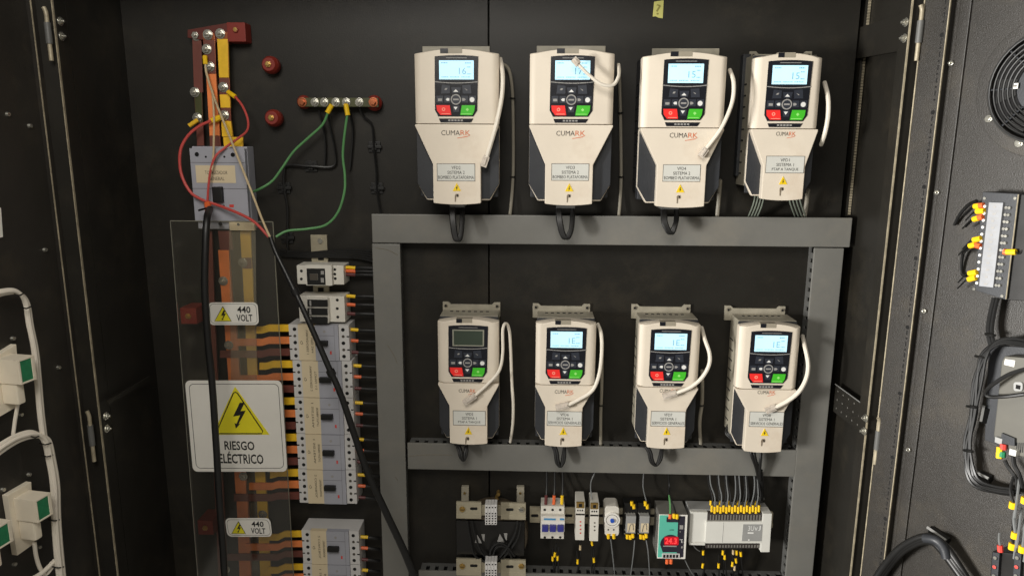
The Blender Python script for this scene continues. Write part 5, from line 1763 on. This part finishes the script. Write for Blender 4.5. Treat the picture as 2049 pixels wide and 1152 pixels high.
for i, (a, c) in enumerate(((2026, 1010), (2030, 1070), (2025, 1092), (2045, 1098), (2050, 1000))):
    t = thing('sleeved_wire_end', ('upper yellow sleeve under the harness bend', 'middle yellow sleeve above the contactor', 'lower yellow sleeve touching the contactor top', 'yellow sleeve above the right row of the contactor', 'yellow sleeve at the right picture edge under the harness')[i], 'wire end', DR.w(*DR.p(a, c, 0.04)), 'yellow wire sleeves above the contactor')
    MB(FERY, DR).ptube([(a + 1, c - 6, 0.044), (a - 1, c + 6, 0.044)], 0.0046, sub=1).build('sleeve', t)
    MB(WIREG if i % 2 else CABK, DR).ptube([(a + 4, c - 60, 0.03), (a - 4 + 3 * i, c - 32, 0.04), (a + 2, c - 5, 0.044)], 0.0022, n=6).build('wire', t)
    MB(WIREG, DR).ptube([(a + 14, c - 55, 0.03), (a + 10, c - 20, 0.042), (a + 4, c + 25, 0.044)], 0.0018, n=6).build('loose_wire', t)
# big loop
lp = thing('cable_loop', 'thick black cable loop arching from the right door to the cabinet', 'cable', PL.w(*PL.p(1860, 1075, 0.33)))
for k in range(3):
    MB(CABK).ptube([(1738 + 6 * k, 1180, 0.25), (1764 + 5 * k, 1138, 0.265), (1798 + 3 * k, 1098 + 3 * k, 0.29), (1836 + 2 * k, 1076 + 4 * k, 0.318), (1866, 1074 + 5 * k, 0.338), (1888 - 3 * k, 1088 + 5 * k, 0.352), (1910 - 4 * k, 1116 + 4 * k, 0.368), (1950 - 4 * k, 1180, 0.40)], 0.0058, n=10).build('strand', lp)
m = MB(CHAR)
m.ptube([(1850, 1076, 0.332), (1872, 1080, 0.348), (1888, 1096, 0.358), (1894, 1116, 0.364)], 0.0075, n=10)
m.build('wrap', lp)

# ================================================================== LEFT DOOR METERS
f = DL.at


def meter(label, plate, end, cable, d0=0.012, d1=0.055):
    """plate: image parallelogram of the rear flange; end: image parallelogram of the green end face"""
    t = thing('panel_meter', label, 'panel meter', DL.w(*DL.p(*plate[3], 0)), 'white panel meters on the left door')
    m = MB(METERW, DL)
    m.pprism(plate, 0.0005, d0)
    m.build('rear_flange', t, 0.001)
    m = MB(METERW, DL)
    pe = [f(a, c, d1) for a, c in end]
    xx = [p_[0] for p_ in pe]
    zz = [p_[1] for p_ in pe]
    X0, X1, Z0, Z1 = min(xx), max(xx), min(zz), max(zz)
    m.box(X0, X1, d0, d1 - 0.004, Z0, Z1)
    w_ = 0.003
    m.box(X0, X1, d1 - 0.004, d1, Z1 - w_, Z1).box(X0, X1, d1 - 0.004, d1, Z0, Z0 + w_).box(X0, X0 + w_, d1 - 0.004, d1, Z0 + w_, Z1 - w_).box(X1 - w_ * 2, X1, d1 - 0.004, d1, Z0 + w_, Z1 - w_)
    m.build('housing', t, 0.0006)
    m = MB(PCB, DL)
    m.box(X0 + w_, X1 - 2 * w_, d1 - 0.004, d1 - 0.001, Z0 + w_, Z1 - w_)
    m.build('terminal_board', t)
    m = MB(METERW, DL)
    m.box(X0 + 0.002, X0 + (X1 - X0) * 0.55, d0, d1 - 0.012, Z0 - 0.036, Z0)
    m.build('cable_entry', t, 0.003)
    return t


meter('pale panel meter with green terminal end, cut by the left picture edge', [(-60, 745), (33, 688), (43, 808), (-48, 862)], [(38, 722), (68, 710), (72, 758), (43, 770)], None)
meter('pale panel meter with green terminal end, whole one near the lower left corner', [(15, 991), (63, 963), (70, 1086), (35, 1111)], [(72, 1001), (102, 988), (106, 1028), (76, 1041)], None)
meter('pale panel meter at the lower left corner showing only its green end', [(-90, 1070), (-34, 1035), (-28, 1150), (-80, 1190)], [(-8, 1056), (22, 1040), (26, 1082), (-6, 1100)], None)

hb = thing('cable_bundle', 'white cable bundle running down the left door past the meters', 'cables', DL.w(*DL.p(90, 800, 0.03)))
p1 = [(-20, 592, 0.02), (8, 584, 0.022), (35, 584, 0.024), (52, 604, 0.026), (60, 650, 0.028), (70, 700, 0.03), (76, 760, 0.03), (81, 820, 0.03), (87, 870, 0.03)]
p2 = [(-20, 912, 0.02), (10, 890, 0.024), (40, 874, 0.026), (70, 868, 0.03), (92, 880, 0.032), (102, 920, 0.034), (110, 970, 0.036), (112, 1030, 0.036), (116, 1090, 0.036), (124, 1170, 0.036)]
for k in range(3):
    MB(CABW, DL).ptube([(a + (k - 1) * 4, c + (k - 1) * 3, d + 0.003 * (k % 2)) for a, c, d in p1], 0.0030, n=8).build('strand', hb)
    MB(CABW, DL).ptube([(a + (k - 1) * 5.5, c + (k - 1) * 4 * (j < 4), d + 0.003 * (k % 2)) for j, (a, c, d) in enumerate(p2)], 0.0036, n=8).build('strand', hb)
MB(CABW, DL).ptube([(40, 772, 0.03), (37, 800, 0.024), (30, 840, 0.02), (25, 880, 0.02)], 0.003, n=8).build('strand', hb)
MB(CABW, DL).ptube([(69, 1085, 0.03), (72, 1110, 0.026), (80, 1135, 0.024), (92, 1148, 0.024), (112, 1122, 0.03)], 0.0034, n=8).build('strand', hb)
MB(CABW, DL).ptube([(40, 1168, 0.02), (80, 1148, 0.026), (110, 1120, 0.03)], 0.004, n=8).build('strand', hb)
for a, c, w_ in ((52, 612, 10), (38, 586, 9), (91, 884, 12), (95, 908, 12), (70, 870, 9), (110, 1036, 14), (118, 1130, 16)):
    MB(TIE, DL).ptube([(a - w_, c + 2, 0.03), (a, c + 5, 0.042), (a + w_, c + 1, 0.034)], 0.0012, n=6).build('cable_tie', hb)
